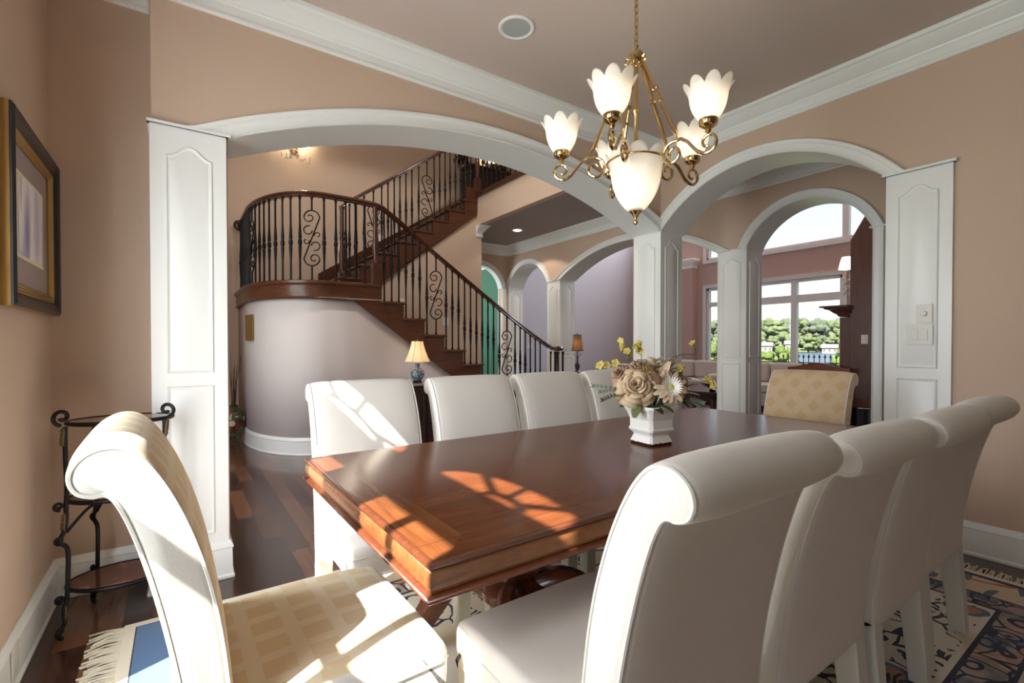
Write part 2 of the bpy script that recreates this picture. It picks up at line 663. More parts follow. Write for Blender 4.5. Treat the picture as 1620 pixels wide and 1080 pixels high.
def holed_wall(name, axis, w0, w1, ua, ub, z0, z1, holes, m):
    us = sorted({ua, ub, *[h[0] for h in holes], *[h[1] for h in holes]})
    zs = sorted({z0, z1, *[h[2] for h in holes], *[h[3] for h in holes]})
    def solid(i, j):
        if i < 0 or j < 0 or i >= len(us) - 1 or j >= len(zs) - 1: return None
        cu, cz = (us[i] + us[i + 1]) / 2, (zs[j] + zs[j + 1]) / 2
        return not any(h[0] < cu < h[1] and h[2] < cz < h[3] for h in holes)
    mb = MB()
    for i in range(len(us) - 1):
        for j in range(len(zs) - 1):
            if not solid(i, j): continue
            a, b, c, d = us[i], us[i + 1], zs[j], zs[j + 1]
            for w in (w0, w1):
                mb.add([P3(axis, a, w, c), P3(axis, b, w, c), P3(axis, b, w, d), P3(axis, a, w, d)], [(0, 1, 2, 3)])
            for (di, dj, e) in ((-1, 0, (a, c, a, d)), (1, 0, (b, c, b, d)), (0, -1, (a, c, b, c)), (0, 1, (a, d, b, d))):
                if solid(i + di, j + dj) is not True:
                    mb.add([P3(axis, e[0], w0, e[1]), P3(axis, e[0], w1, e[1]), P3(axis, e[2], w1, e[3]), P3(axis, e[2], w0, e[3])], [(0, 1, 2, 3)])
    return struct(name, mb, m, smooth=False)
# ================================================================ the setting
ZC = 3.06
XC, YB, T = 3.71, 2.88, 0.32
ZS, RISE = 2.265, 0.395

struct('floor', MB().box(-1.2, 12.0, -4.6, 11.0, -0.1, 0.0), M['floor'], smooth=False)
# dining room and foyer/hall ceilings
struct('ceiling', MB().box(-0.9, XC + T, -4.5, YB + T, ZC, ZC + 0.15), M['ceil'], smooth=False)
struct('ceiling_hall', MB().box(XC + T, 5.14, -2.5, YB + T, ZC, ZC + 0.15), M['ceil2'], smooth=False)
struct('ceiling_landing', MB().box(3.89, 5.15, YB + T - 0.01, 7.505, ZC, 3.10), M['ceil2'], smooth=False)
struct('ceiling_foyer', MB().box(-0.9, 5.3, YB + T - 0.14, 7.7, 5.7, 5.8), M['ceil'], smooth=False)

# wall with the wide arch to the foyer
arched_wall('wall_foyer_arch', 'x', YB, YB + T - 0.004, -0.105, XC + T - 0.01, ZC, [(0.21, 3.72, ZS, RISE)], M['peach'])
arch_trim('x', YB, YB + T, 0.203, 3.712, ZS, RISE, lim=(-0.105, 3.709))
# wall with the narrower arch to the hall
arched_wall('wall_hall_arch', 'y', XC, XC + T - 0.006, -4.3, YB + 0.004, ZC, [(1.12, 2.88, ZS, RISE)], M['peach'])
arch_trim('y', XC, XC + T, 1.133, 2.87, ZS, RISE, lim=(0.8, 2.877))
# upper foyer wall above the dining room
struct('wall_foyer_upper', MB().box(-0.9, 5.3, YB + T - 0.14, YB + T, ZC + 0.02, 5.7), M['peach'], smooth=False)
# recess beside the pilaster, left wall, rear wall
struct('wall_recess', MB().box(-0.8, -0.105, 3.066, 3.20, 0, ZC), M['peach'], smooth=False)
struct('wall_left', MB().box(-0.62, -0.496, 2.15, 3.07, 0, ZC), M['peach'], smooth=False)
struct('wall_rear', MB().box(-0.7, XC + T, -4.34, -4.2, 0, ZC), M['peach'], smooth=False)
WIN = [0.50, 1.61, -1.37]  # the last window is added, an unseen fill source behind the camera
holes = []
for c in WIN:
    holes += [(c - (0.10 if c == 0.50 else 0.38), c + 0.38, 0.45, 2.05), (c - 0.38, c + 0.38, 2.28, 2.458)]
holed_wall('wall_left_window', 'y', -0.63, -0.605, -4.3, 2.16, 0, ZC, holes, M['peach'])
for i, c in enumerate(WIN):
    mb = MB()
    x0, x1 = -0.632, -0.603
    for u in ((-0.10, 0.14, 0.38) if i == 0 else (-0.38, 0.14, -0.12, 0.38)):
        w = 0.016 if abs(u) < 0.3 else 0.02
        mb.box(x0, x1, c + u - w, c + u + w, 0.45, 2.05)
    for z in (0.46, 0.98, 1.52, 2.04):
        mb.box(x0, x1, c - (0.10 if i == 0 else 0.38), c + 0.38, z - 0.015, z + 0.015)
    # low elliptical fan light: spandrels, hub ring and spokes
    k = 16
    for sgn in (-1, 1):
        for j in range(k):
            t0, t1 = PI / 2 * j / k, PI / 2 * (j + 1) / k
            ua, za = 0.38 * math.cos(t0), 0.178 * math.sin(t0)
            ub, zb_ = 0.38 * math.cos(t1), 0.178 * math.sin(t1)
            mb.ext([(c + sgn * ua, 2.28 + za), (c + sgn * ub, 2.28 + zb_), (c + sgn * ub, 2.47), (c + sgn * ua, 2.47)], 'x', x0, x1)
    if i == 0: mb.box(x0, x1, c - 0.385, c - 0.262, 2.27, 2.47)  # added unseen filler keeping the sun off the table's long side
    hub = [(-0.617, c + 0.10 * math.cos(t * PI / 12), 2.28 + 0.055 * math.sin(t * PI / 12)) for t in range(13)]
    mb.tube(hub, 0.013, 6)
    for ca in (90, 52, 128):
        a = R(ca)
        mb.tube([(-0.617, c + 0.10 * math.cos(a), 2.28 + 0.055 * math.sin(a)), (-0.617, c + 0.39 * math.cos(a), 2.28 + 0.20 * math.sin(a))], 0.014, 6)
    struct('window_%d' % (i + 1), mb, M['trim'], smooth=False)

# pilasters of the dining room and the corner column
column(-0.112, 0.203, YB - 0.022, YB + T + 0.01, ['-y', '+x'])
column(XC - 0.022, XC + T + 0.005, 0.812, 1.133, ['-x', '+y'])
column(XC - 0.004, XC + T, YB - 0.004, YB + T, ['-x', '-y', '+x', '+y'], cath=0.06)
# overhanging cap ledges
trim(MB().box(XC - 0.045, XC, 0.795, 1.15, 2.262, 2.276))
trim(MB().box(-0.122, 0.222, YB - 0.04, YB, 2.262, 2.274))

# crown and baseboards of the dining room
trim(sweep_plan([(-0.496, -4.2), (XC, -4.2), (XC, YB), (-0.11, YB), (-0.11, 3.066), (-0.496, 3.066)], CROWN, closed=True, z=ZC))
struct('baseboard_left', sweep_plan([(-0.112, 3.066), (-0.496, 3.066), (-0.496, 2.15)], BASE), M['trim'])
struct('baseboard_rear', sweep_plan([(-0.6, -4.2), (XC, -4.2), (XC, 0.81)], BASE), M['trim'])

# ---- wall between hall and living room: column, arches
XD, XD1 = 5.14, 5.46
arched_wall('wall_living', 'y', XD, XD1, -2.3, 7.51, 5.7,
            [(1.67, 2.845, ZS, RISE), (3.18, 5.99, ZS, RISE), (6.31, 7.47, ZS, RISE)], M['peach'])
arch_trim('y', XD, XD1, 1.67, 2.845, ZS, RISE)
arch_trim('y', XD, XD1, 3.18, 5.99, ZS, RISE)
arch_trim('y', XD, XD1, 6.31, 7.47, ZS, RISE)
column(XD - 0.004, XD1 + 0.004, 2.840, 3.185, ['-x', '-y', '+x', '+y'], cath=0.055)
column(XD - 0.004, XD1 + 0.004, 5.985, 6.315, ['-x', '-y', '+y'], cath=0.06)
column(XD - 0.004, XD1 + 0.004, 7.465, 7.6, ['-y'], cath=0.06)
# flat casing down the right jamb of the first arch
mb = MB()
rings = [[P3('y', 1.67 - r, XD - d, z) for r, d in CAS] for z in (0, 2.262)]
mb.loft(rings)
mb.box(XD - 0.04, XD + 0.02, 1.565, 1.69, 2.252, 2.266)
mb.box(XD, XD1, 1.66, 1.672, 0, 2.265)
trim(mb)
# hall crown and base
trim(sweep_plan([(XD, -2.2), (XD, 7.5), (-0.6, 7.5)], CROWN, z=ZC) if False else sweep_plan([(XD, -2.2), (XD, 7.5), (3.905, 7.5)], CROWN, z=ZC))
trim(sweep_plan([(XC + T, YB + 0.3), (XC + T, -2.2)], CROWN, z=ZC))
struct('baseboard_hall', sweep_plan([(XD, -2.2), (XD, 1.58)], BASE), M['trim'])
struct('wall_hall_end', MB().box(XC + T, XD, -2.34, -2.2, 0, ZC), M['peach'], smooth=False)

# ---- far foyer wall with the arch to the green room
arched_wall('wall_foyer_back', 'x', 7.5, 7.6, -0.9, 5.2, 5.7, [(4.05, 4.99, ZS, RISE)], M['peach'])
arch_trim('x', 7.5, 7.6, 4.05, 4.99, ZS, RISE, legs=1)
holed_wall('wall_foyer_left', 'y', -0.75, -0.6, 3.2, 7.5, 0, 5.7, [(3.8, 5.3, 0.3, 4.1)], M['peach'])
mb = MB()
for u in (3.8, 4.3, 4.8, 5.3): mb.box(-0.70, -0.64, u - 0.025, u + 0.025, 0.3, 4.1)
for z in (0.3, 1.25, 2.2, 3.15, 4.1): mb.box(-0.70, -0.64, 3.8, 5.3, z - 0.025, z + 0.025)
struct('window_4', mb, M['trim'], smooth=False)  # unseen window added so the foyer gets fill light
struct('roof_sun_blocker', MB().box(-4.2, -0.78, 2.35, 8.0, 4.3, 4.45).box(-4.2, -4.0, 2.4, 8.0, 1.6, 4.3), M['trim'], smooth=False)  # unseen slab and screen added to keep the sun out of the foyer
mb = MB().box(3.0, 5.13, 9.4, 9.5, 0, 3.0).box(5.06, 5.13, 7.6, 9.4, 0, 3.0)
mb.box(3.0, 3.1, 7.6, 9.5, 0, 3.0)
struct('wall_green_room', mb, M['green'], smooth=False)
struct('ceiling_green_room', MB().box(3.0, 5.13, 7.6, 9.5, 2.9, 3.0), mat('pale_green_room_ceiling', (0.66, 0.62, 0.5)), smooth=False)
trim(sweep_plan([(5.06, 7.6), (5.06, 9.4), (3.1, 9.4)], CROWN, z=2.9))

# ---- living room shell
struct('wall_living_side', MB().box(5.3, 10.7, 9.0, 9.15, 0, 5.3).box(5.14, 5.46, 7.5, 9.15, 0, 5.3), M['lav'], smooth=False)
struct('wall_living_near', MB().box(5.46, 10.7, 0.10, 0.25, 0, 5.3), M['rose'], smooth=False)
LW = [(3.90, 5.75, 0.62, 2.56), (3.30, 5.75, 3.24, 4.55), (6.15, 6.80, 0.62, 2.56), (6.15, 6.80, 3.24, 4.0)]
FILL_WIN = [(1.5, 8.5, 4.7, 5.25)]  # opening added for the living room fill lamp
holed_wall('wall_living_window', 'y', 10.5, 10.68, 0.1, 9.15, 0, 5.3, LW + FILL_WIN, M['rose'])
struct('ceiling_living', MB().box(5.14, 10.7, 0.1, 9.15, 5.3, 5.4), M['peach'], smooth=False)


def window_frame(n, y0, y1, z0, z1, mull, trans, x=10.5):
    mb = MB()
    fw = 0.055
    a, b = x + 0.02, x + 0.12
    mb.box(a, b, y0, y0 + fw, z0, z1).box(a, b, y1 - fw, y1, z0, z1).box(a, b, y0, y1, z0, z0 + fw).box(a, b, y0, y1, z1 - fw, z1)
    for (u, w) in mull: mb.box(a - 0.01, b, u - w, u + w, z0, z1)
    for (z, w) in trans: mb.box(a - 0.005, b, y0, y1, z - w, z + w)
    # casing and sill on the room side
    c = 0.085
    mb.box(x - 0.025, x, y0 - c, y0, z0 - c, z1 + c).box(x - 0.025, x, y1, y1 + c, z0 - c, z1 + c)
    mb.box(x - 0.03, x, y0, y1, z1, z1 + c).box(x - 0.04, x, y0 - c, y1 + c, z0 - c, z0)
    mb.box(x - 0.04, x, y0 - c, y1 + c, z1 + c - 0.02, z1 + c)
    o = struct('window_%d' % n, mb, M['wframe'], smooth=False, bevel=0.004)
    g = obj('pane', MB().box(x + 0.060, x + 0.066, y0 + 0.02, y1 - 0.02, z0 + 0.02, z1 - 0.02), M['pane'], o, smooth=False)
    return o


mp = bpy.data.materials.new('window_pane_glass')
mp.use_nodes = True
t = mp.node_tree
t.nodes.clear()
out = t.nodes.new('ShaderNodeOutputMaterial')
mx = t.nodes.new('ShaderNodeMixShader')
tr = t.nodes.new('ShaderNodeBsdfTransparent')
gl = t.nodes.new('ShaderNodeBsdfGlossy')
gl.inputs['Roughness'].default_value = 0.02
mx.inputs[0].default_value = 0.05
t.links.new(tr.outputs[0], mx.inputs[1])
t.links.new(gl.outputs[0], mx.inputs[2])
t.links.new(mx.outputs[0], out.inputs['Surface'])
M['pane'] = mp
window_frame(5, *LW[0], [(4.80, 0.055)], [(2.16, 0.075)])
window_frame(6, *LW[1], [(3.865, 0.055)], [])
window_frame(7, *LW[2], [], [(2.17, 0.05)])
window_frame(8, *LW[3], [], [])
# half column with capital between the windows
mb = MB()
mb.box(10.30, 10.5, 7.06, 7.45, 0, 3.10)
struct('wall_living_pier', mb, M['rose'], smooth=False)
trim(sweep_plan([(10.5, 7.06), (10.30, 7.06), (10.30, 7.45), (10.5, 7.45)], [(0, 0), (0.01, 0.0), (0.02, 0.03), (0.02, 0.06), (0.05, 0.10), (0.09, 0.16), (0.10, 0.20), (0, 0.20)], z=3.08, inward=1))
trim(MB().box(10.22, 10.5, 6.98, 7.53, 3.27, 3.31))
struct('baseboard_living', sweep_plan([(10.5, 0.3), (10.5, 9.0), (5.46, 9.0)], BASE), M['trim'])
mb = MB()
for u in (1.5, 3.25, 5.0, 6.75, 8.5): mb.box(10.52, 10.58, u - 0.03, u + 0.03, 4.7, 5.25)
for z in (4.7, 5.25): mb.box(10.52, 10.58, 1.5, 8.5, z - 0.03, z + 0.03)
struct('window_9', mb, M['trim'], smooth=False)  # frame of the added high opening, out of view

# ================================================================ staircase
YS = 5.45
X0 = 1.935
RUN, RIS = 0.27, 0.19
ZL = 1.90


def foot(off=0.0, y=YS):
    """curved edge of the landing: from the stair corner round to the back wall"""
    pts = [(X0 + 0.0, y - off), (1.62, y - off), (1.40, y - off)]
    cx, cy, a, b = 1.32, 6.62, 0.66, 1.17
    for i in range(0, 25):
        t = PI / 2 * i / 24
        pts.append((cx - (a + off) * math.sin(t), cy - (b + off) * math.cos(t)))
    pts.append((cx - a - off, 7.5))
    return pts


# curved plaster wall below the landing
mb = MB()
fp = foot()
wall_pts = [(4.0, YS), (3.6, YS), (3.2, YS), (2.9, YS), (2.5, YS), (2.1, YS)] + fp
rings = []
for (x, y) in wall_pts:
    zt = 1.70 if x < 1.62 else max(0.02, 1.70 - 0.727 * (x - 1.62))
    rings.append([(x, y, 0), (x, y, zt)])
mb.loft(rings, closed_ring=False, caps=False)
ws_ = struct('wall_stair_curve', mb, M['curve'], angle=60)
sm = ws_.modifiers.new('thick', 'SOLIDIFY')
sm.thickness = 0.08
sm.offset = 1
struct('baseboard_stair', sweep_plan([(3.9, YS)] + fp, [(o, h) for o, h in BASE], inward=1), M['trim'])
# wall under the upper flight
mb = MB()
mb.ext([(1.75, 0), (3.90, 0), (3.90, 3.22), (3.82, 3.22), (2.645, 2.33), (1.75, 1.66)], 'y', 6.425, 6.50)
mb.box(3.80, 3.89, 6.46, 7.5, 0, 3.058)
struct('wall_under_stair', mb, M['peach'], smooth=False)
trim(sweep_plan([(3.90, 7.45), (3.90, 6.42), (3.80, 6.42)], [(o, h) for o, h in CROWN], z=ZC, inward=1) if False else sweep_plan([(3.80, 6.42), (3.90, 6.42), (3.90, 7.5)], CROWN, z=ZC, inward=-1))
# balcony fascia of the upper floor
struct('wall_balcony', MB().box(3.80, 3.895, YB + T, 6.46, ZC - 0.002, 3.50), M['peach'], smooth=False)
struct('floor_upper', MB().box(3.85, 5.14, YB + T, 7.5, 3.40, 3.53), M['floor'], smooth=False)

stair = thing('staircase', 'dark cherry wood staircase turning at a curved landing in the foyer', 'staircase', (0, 0, 0))
# landing platform
pl = [(X0 + 0.02, 7.5)] + foot(0.045)
obj('landing_floor', MB().ext(pl, 'z', ZL - 0.035, ZL), M['stair'], stair, bevel=0.006)
pth = foot(0.0)
prof = [(0, -0.20), (0.03, -0.20), (0.036, -0.190), (0.028, -0.178), (0.024, -0.170), (0.024, -0.055), (0.030, -0.045), (0.045, -0.035), (0.045, -0.03), (0, -0.03)]
obj('landing_fascia', sweep_plan(pth, prof, inward=1, z=ZL), M['stair'], stair)
# lower flight: nine treads
for k in range(1, 10):
    xr = X0 + RUN * k
    z = ZL - RIS * k
    obj('tread', MB().box(xr - RUN - 0.01, xr + 0.03, YS - 0.055, 6.40, z - 0.032, z), M['stair'], stair, smooth=False, bevel=0.008)
for k in range(0, 10):
    xr = X0 + RUN * k
    z = ZL - RIS * k
    obj('riser', MB().box(xr - 0.02, xr, YS - 0.02, 6.40, z - RIS, z - 0.03), M['stair'], stair, smooth=False)
poly = [(1.62, 1.70), (X0, 1.70 + 0.03)]
poly = [(1.55, 1.70), (1.55, ZL - 0.03), (X0, ZL - 0.03)]
for k in range(1, 10):
    poly += [(X0 + RUN * (k - 1), ZL - RIS * k - 0.03), (X0 + RUN * k, ZL - RIS * k - 0.03)]
poly += [(X0 + RUN * 9, 0.0), (3.96, 0.0), (1.62, 1.70)]
obj('stringer', MB().ext(poly, 'y', YS - 0.025, YS + 0.02), M['stair'], stair, smooth=False)
# upper flight
XU = lambda k: 2.52 + 0.264 * (k - 3)      # right end of tread k
YU = 6.40
for k in range(1, 9):
    z = ZL + RIS * k
    obj('tread', MB().box(XU(k) - 0.264 - 0.03, XU(k) + 0.01, YU - 0.03, 7.48, z - 0.032, z), M['stair'], stair, smooth=False, bevel=0.008)
    obj('riser', MB().box(XU(k) - 0.264 - 0.0, XU(k) - 0.244, YU, 7.48, z - RIS, z - 0.03), M['stair'], stair, smooth=False)
poly = [(XU(0), ZL - 0.05)]
for k in range(1, 9):
    poly += [(XU(k) - 0.264, ZL + RIS * k - 0.03), (XU(k), ZL + RIS * k - 0.03)]
poly += [(XU(8), 3.24), (2.645, 2.355), (2.05, ZL - 0.05)]
obj('stringer', MB().ext(poly, 'y', YU - 0.012, YU + 0.03), M['stair'], stair, smooth=False)
obj('wall_skirting', MB().ext([(1.7, 2.05), (4.16, 3.62), (4.16, 3.82), (1.7, 2.26)], 'y', 7.46, 7.49), M['stair'], stair, smooth=False)
obj('floor_nosing', MB().box(3.765, 3.93, YB + T, 6.45, 3.50, 3.545).box(3.765, 3.80, YB + T, 6.45, 3.47, 3.50), M['rail'], stair, smooth=False, bevel=0.006)
obj('stringer', MB().box(3.62, 3.845, 6.38, 6.45, 3.25, 3.62), M['stair'], stair, smooth=False)


# ---- railings
def bal_mb(h, knuckle=0.45, size=0.0105):
    """iron baluster with base shoe, long belly and a knuckle"""
    k = knuckle * h
    pr = [(size, 0), (size, k - 0.20), (size * 1.75, k - 0.05), (size * 1.2, k - 0.035), (size * 1.9, k - 0.025), (size * 2.1, k), (size * 1.9, k + 0.025),
          (size * 1.2, k + 0.035), (size * 1.75, k + 0.05), (size, min(h - 0.02, k + 0.20)), (size, h)]
    pr = [p for p in pr if p[1] >= 0]
    m = MB().lathe(pr, n=8)
    m.lathe([(0.016, 0), (0.016, 0.012), (0.010, 0.03), (0.009, 0.034)], n=8)
    m.lathe([(0.009, h - 0.055), (0.015, h - 0.03), (0.017, h)], n=8)
    return m


def spiral(c, r0, r1, a0, a1, n=14):
    return [(c[0] + (r0 + (r1 - r0) * i / n) * math.cos(a0 + (a1 - a0) * i / n), c[1] + (r0 + (r1 - r0) * i / n) * math.sin(a0 + (a1 - a0) * i / n)) for i in range(n + 1)]


def scroll_mb(h, flip=1):
    """scroll panel in the local xz plane: an S bar with spirals, on posts top and bottom"""
    m = MB()
    r = 0.0078
    half = 0.080
    zc = h / 2
    H = min(0.30, h * 0.36)
    # S bar
    S_ = []
    S_ += spiral((-0.0, zc + H - half), half, half, PI * 0.95, 0.0, 12)
    S_ += [(half * math.cos(PI * t / 10), zc + (H - half) * math.cos(PI * t / 10)) for t in range(1, 10)]
    S_ += spiral((0.0, zc - H + half), half, half, PI, 2 * PI * 0.975, 12)
    P = lambda q: [(flip * u, 0, z) for u, z in q]
    m.tube(P(S_), r, 6)
    for sg in (1, -1):
        c1 = (-sg * half * 0.30, zc + sg * (H - half * 0.95))
        m.tube(P(spiral(c1, half * 0.72, half * 0.22, (PI * 0.9 if sg > 0 else -PI * 0.1), (PI * 0.9 if sg > 0 else -PI * 0.1) - 2 * PI * 0.95 * -1, 16)), r * 0.85, 6)
        c2 = (-sg * half * 0.45, zc + sg * H * 0.28)
        m.tube(P(spiral(c2, half * 0.62, half * 0.5, PI * (0.4 if sg > 0 else 1.4), PI * (2.0 if sg > 0 else 3.0), 14)), r * 0.85, 6)
        c3 = (sg * half * 0.72, zc + sg * 0.035)
        m.tube(P(spiral(c3, half * 0.42, half * 0.2, PI * (1.1 if sg > 0 else 0.1), PI * (-0.5 if sg > 0 else -1.5), 12)), r * 0.8, 6)
    m.tube([(0, 0, 0), (0, 0, zc - H)], r * 1.3, 8)
    m.tube([(0, 0, zc + H), (0, 0, h)], r * 1.3, 8)
    m.lathe([(0.016, 0), (0.016, 0.012), (0.010, 0.03), (0.009, 0.034)], n=8)
    m.lathe([(0.009, h - 0.05), (0.015, h - 0.03), (0.017, h)], n=8)
    return m


def newel_mb(h):
    pr = [(0.052, 0), (0.052, 0.035), (0.040, 0.05), (0.040, 0.22), (0.046, 0.24), (0.030, 0.27), (0.024, 0.33), (0.036, 0.40), (0.038, 0.47), (0.030, 0.56), (0.024, 0.66), (0.034, 0.70), (0.024, 0.73), (0.034, 0.76), (0.028, 0.80), (0.026, h - 0.06), (0.034, h - 0.02), (0.034, h)]
    m = MB()
    m.box(-0.055, 0.055, -0.055, 0.055, 0, 0.03)
    m.box(-0.043, 0.043, -0.043, 0.043, 0.03, 0.25)
    m.lathe([(r, z) for r, z in pr if z >= 0.24], n=16)
    return m


def rail_sweep(pts, w=0.032, h=0.03):
    prof = [(-w * 0.8, -h), (-w * 0.6, -h * 0.3), (-w, 0.0), (-w * 0.85, h * 0.6), (-w * 0.3, h), (w * 0.3, h), (w * 0.85, h * 0.6), (w, 0.0), (w * 0.6, -h * 0.3), (w * 0.8, -h)]
    rings = []
    n = len(pts)
    for i, p in enumerate(pts):
        a = Vector(pts[max(0, i - 1)])
        b = Vector(pts[min(n - 1, i + 1)])
        t_ = (b - a)
        s_ = Vector((t_.y, -t_.x, 0))
        s_ = s_.normalized() if s_.length > 1e-6 else Vector((1, 0, 0))
        rings.append([tuple(Vector(p) + s_ * o + Vector((0, 0, q))) for o, q in prof])
    return MB().loft(rings)


def place_bal(mbf, x, y, z, parent, name, ang=0.0):
    m = mbf.xf(Matrix.Translation((x, y, z)) @ Matrix.Rotation(ang, 4, 'Z'))
    return obj(name, m, M['iron'], parent)


rl = thing('stair_railing', 'curved wooden handrail with iron balusters round the landing and down the lower flight', 'railing', (0, 0, 0))
# handrail: from the back wall round the landing to the corner, then down
fo = foot(-0.03)
RH = 0.94
path = [(x, y, ZL + RH) for x, y in reversed(fo)]
path = path[:-1]
path += [(X0 - 0.07, YS + 0.03, ZL + RH - 0.01)]
RP = [(1.90, 2.88), (2.20, 2.69), (2.537, 2.445), (2.90, 2.204), (3.287, 1.946), (3.705, 1.676), (4.156, 1.394), (4.50, 1.20), (4.80, 1.17)]
def zr(x):
    for (a, za), (b, zb_) in zip(RP, RP[1:]):
        if x <= b: return za + (zb_ - za) * (x - a) / (b - a)
    return 1.17
for i in range(12):
    x = 1.97 + i * (4.46 - 1.97) / 11
    path.append((x, YS + 0.03, zr(x) - 0.03))
path += [(4.56, YS + 0.03, 1.150), (4.64, YS + 0.03, 1.145)]
obj('handrail', rail_sweep(path), M['rail'], rl)
vol = MB()
vol.lathe([(0.03, 1.105), (0.085, 1.115), (0.09, 1.15), (0.07, 1.175), (0.0001, 1.18)], (4.68, YS + 0.06, 0), 20)
obj('volute', vol, M['rail'], rl)
obj('end_rosette', MB().xf(Matrix()).ball((0.665, 7.44, ZL + RH - 0.02), 0.06, 10, (1, 0.6, 1.2)), M['rail'], rl)
nm = newel_mb(RH - 0.03).xf(Matrix.Translation((1.885, YS + 0.04, ZL)))
obj('newel_post', nm, M['rail'], rl)
nm = newel_mb(1.10).xf(Matrix.Translation((4.68, YS + 0.06, 0.0)))
obj('newel_post', nm, M['rail'], rl)
for a in range(5):
    t_ = 2 * PI * a / 5
    place_bal(bal_mb(1.10), 4.68 + 0.10 * math.cos(t_), YS + 0.06 + 0.10 * math.sin(t_), 0.0, rl, 'baluster')
# balusters round the landing, spaced along the curve
seq = list(reversed(foot(-0.03)))
acc, cum = 0, [0]
for p, q in zip(seq, seq[1:]):
    acc += math.dist(p, q)
    cum.append(acc)
step = 0.108
d = 0.06
i_b = 0
nlast = acc - 0.13
while d < nlast:
    j = max(k for k in range(len(cum)) if cum[k] <= d)
    j = min(j, len(seq) - 2)
    f_ = (d - cum[j]) / max(1e-6, cum[j + 1] - cum[j])
    x = seq[j][0] + f_ * (seq[j + 1][0] - seq[j][0])
    y = seq[j][1] + f_ * (seq[j + 1][1] - seq[j][1])
    an = math.atan2(seq[j + 1][1] - seq[j][1], seq[j + 1][0] - seq[j][0])
    rem = acc - d
    if abs(rem - 0.72) < 0.054 or abs(rem - 1.72) < 0.054:
        place_bal(scroll_mb(RH - 0.02, 1), x, y, ZL, rl, 'scroll_baluster', an)
        d += 0.0
    else:
        place_bal(bal_mb(RH - 0.02, 0.45), x, y, ZL, rl, 'baluster', an)
    d += step if abs(rem - 0.72) > 0.16 and abs(rem - 1.72) > 0.16 else 0.125
    i_b += 1
# balusters down the flight, three per tread; two scroll panels
for k in range(1, 10):
    zt = ZL - RIS * k
    xa = X0 + RUN * (k - 1)
    if k in (3, 7):
        xs = [xa + 0.055, xa + 0.18]
    else:
        xs = [xa + 0.05, xa + 0.14, xa + 0.23]
    for j, x in enumerate(xs):
        h = (zr(x) - 0.045) - zt
        if k in (3, 7) and j == 1:
            place_bal(scroll_mb(h, 1), x, YS + 0.03, zt, rl, 'scroll_baluster')
        else:
            place_bal(bal_mb(h, 0.42 + 0.10 * ((k + 1) % 2)), x, YS + 0.03, zt, rl, 'baluster')

ru = thing('stair_railing', 'straight wooden handrail with iron balusters climbing the upper flight', 'railing', (0, 0, 0))
zu = lambda x: 3.166 + (x - 1.91) * 0.7156 - 0.03
path = [(x, YU + 0.03, zu(x)) for x in (1.76, 2.2, 2.8, 3.4, 3.80)]
obj('handrail', rail_sweep(path), M['rail'], ru)
obj('newel_post', newel_mb(1.12).xf(Matrix.Translation((1.76, YU + 0.03, ZL))), M['rail'], ru)
obj('newel_post', newel_mb(1.15).xf(Matrix.Translation((3.83, YU + 0.03, 3.545))), M['rail'], ru)
for k in range(1, 9):
    xa = XU(k) - 0.264
    zt = ZL + RIS * k
    xs = [xa + 0.06, xa + 0.19] if k in (2, 5) else [xa + 0.04, xa + 0.13, xa + 0.22]
    for j, x in enumerate(xs):
        if k == 8 and j == 2: continue
        h = zu(x) - 0.02 - zt
        if k in (2, 5) and j == 1:
            place_bal(scroll_mb(h, -1), x, YU + 0.03, zt, ru, 'scroll_baluster')
        else:
            place_bal(bal_mb(h, 0.45), x, YU + 0.03, zt, ru, 'baluster')
rb = thing('stair_railing', 'balcony railing with iron balusters at the edge of the upper floor', 'railing', (0, 0, 0))
obj('handrail', rail_sweep([(3.83, 6.40, 4.56), (3.83, 3.24, 4.56)]), M['rail'], rb)
y = 6.27
i_ = 0
while y > 3.3:
    if i_ % 8 == 6: place_bal(scroll_mb(1.0, 1), 3.83, y, 3.545, rb, 'scroll_baluster', PI / 2)
    else: place_bal(bal_mb(1.0, 0.45), 3.83, y, 3.545, rb, 'baluster')
    y -= 0.125
    i_ += 1
# ================================================================ dining chairs (parsons chairs with rolled backs)
def catmull(pts, n=5, closed=False):
    out = []
    m = len(pts)
    rng = range(m) if closed else range(m - 1)
    for i in rng:
        p0 = pts[(i - 1) % m] if (closed or i > 0) else pts[0]
        p1 = pts[i]
        p2 = pts[(i + 1) % m]
        p3 = pts[(i + 2) % m] if (closed or i + 2 < m) else pts[-1]
        for k in range(n):
            t = k / n
            out.append(tuple(0.5 * ((2 * b) + (-a + c) * t + (2 * a - 5 * b + 4 * c - d_) * t * t + (-a + 3 * b - 3 * c + d_) * t ** 3) for a, b, c, d_ in zip(p0, p1, p2, p3)))
    if not closed: out.append(tuple(pts[-1]))
    return out


def inset_loop(loop, d):
    n = len(loop)
    area = sum(loop[i - 1][0] * loop[i][1] - loop[i][0] * loop[i - 1][1] for i in range(n))
    s_ = 1 if area > 0 else -1
    out = []
    for i in range(n):
        a = Vector(loop[i - 1])
        b = Vector(loop[(i + 1) % n])
        t = (b - a).normalized()
        nn = Vector((-t.y, t.x)) * s_
        out.append((loop[i][0] + nn.x * d, loop[i][1] + nn.y * d))
    return out


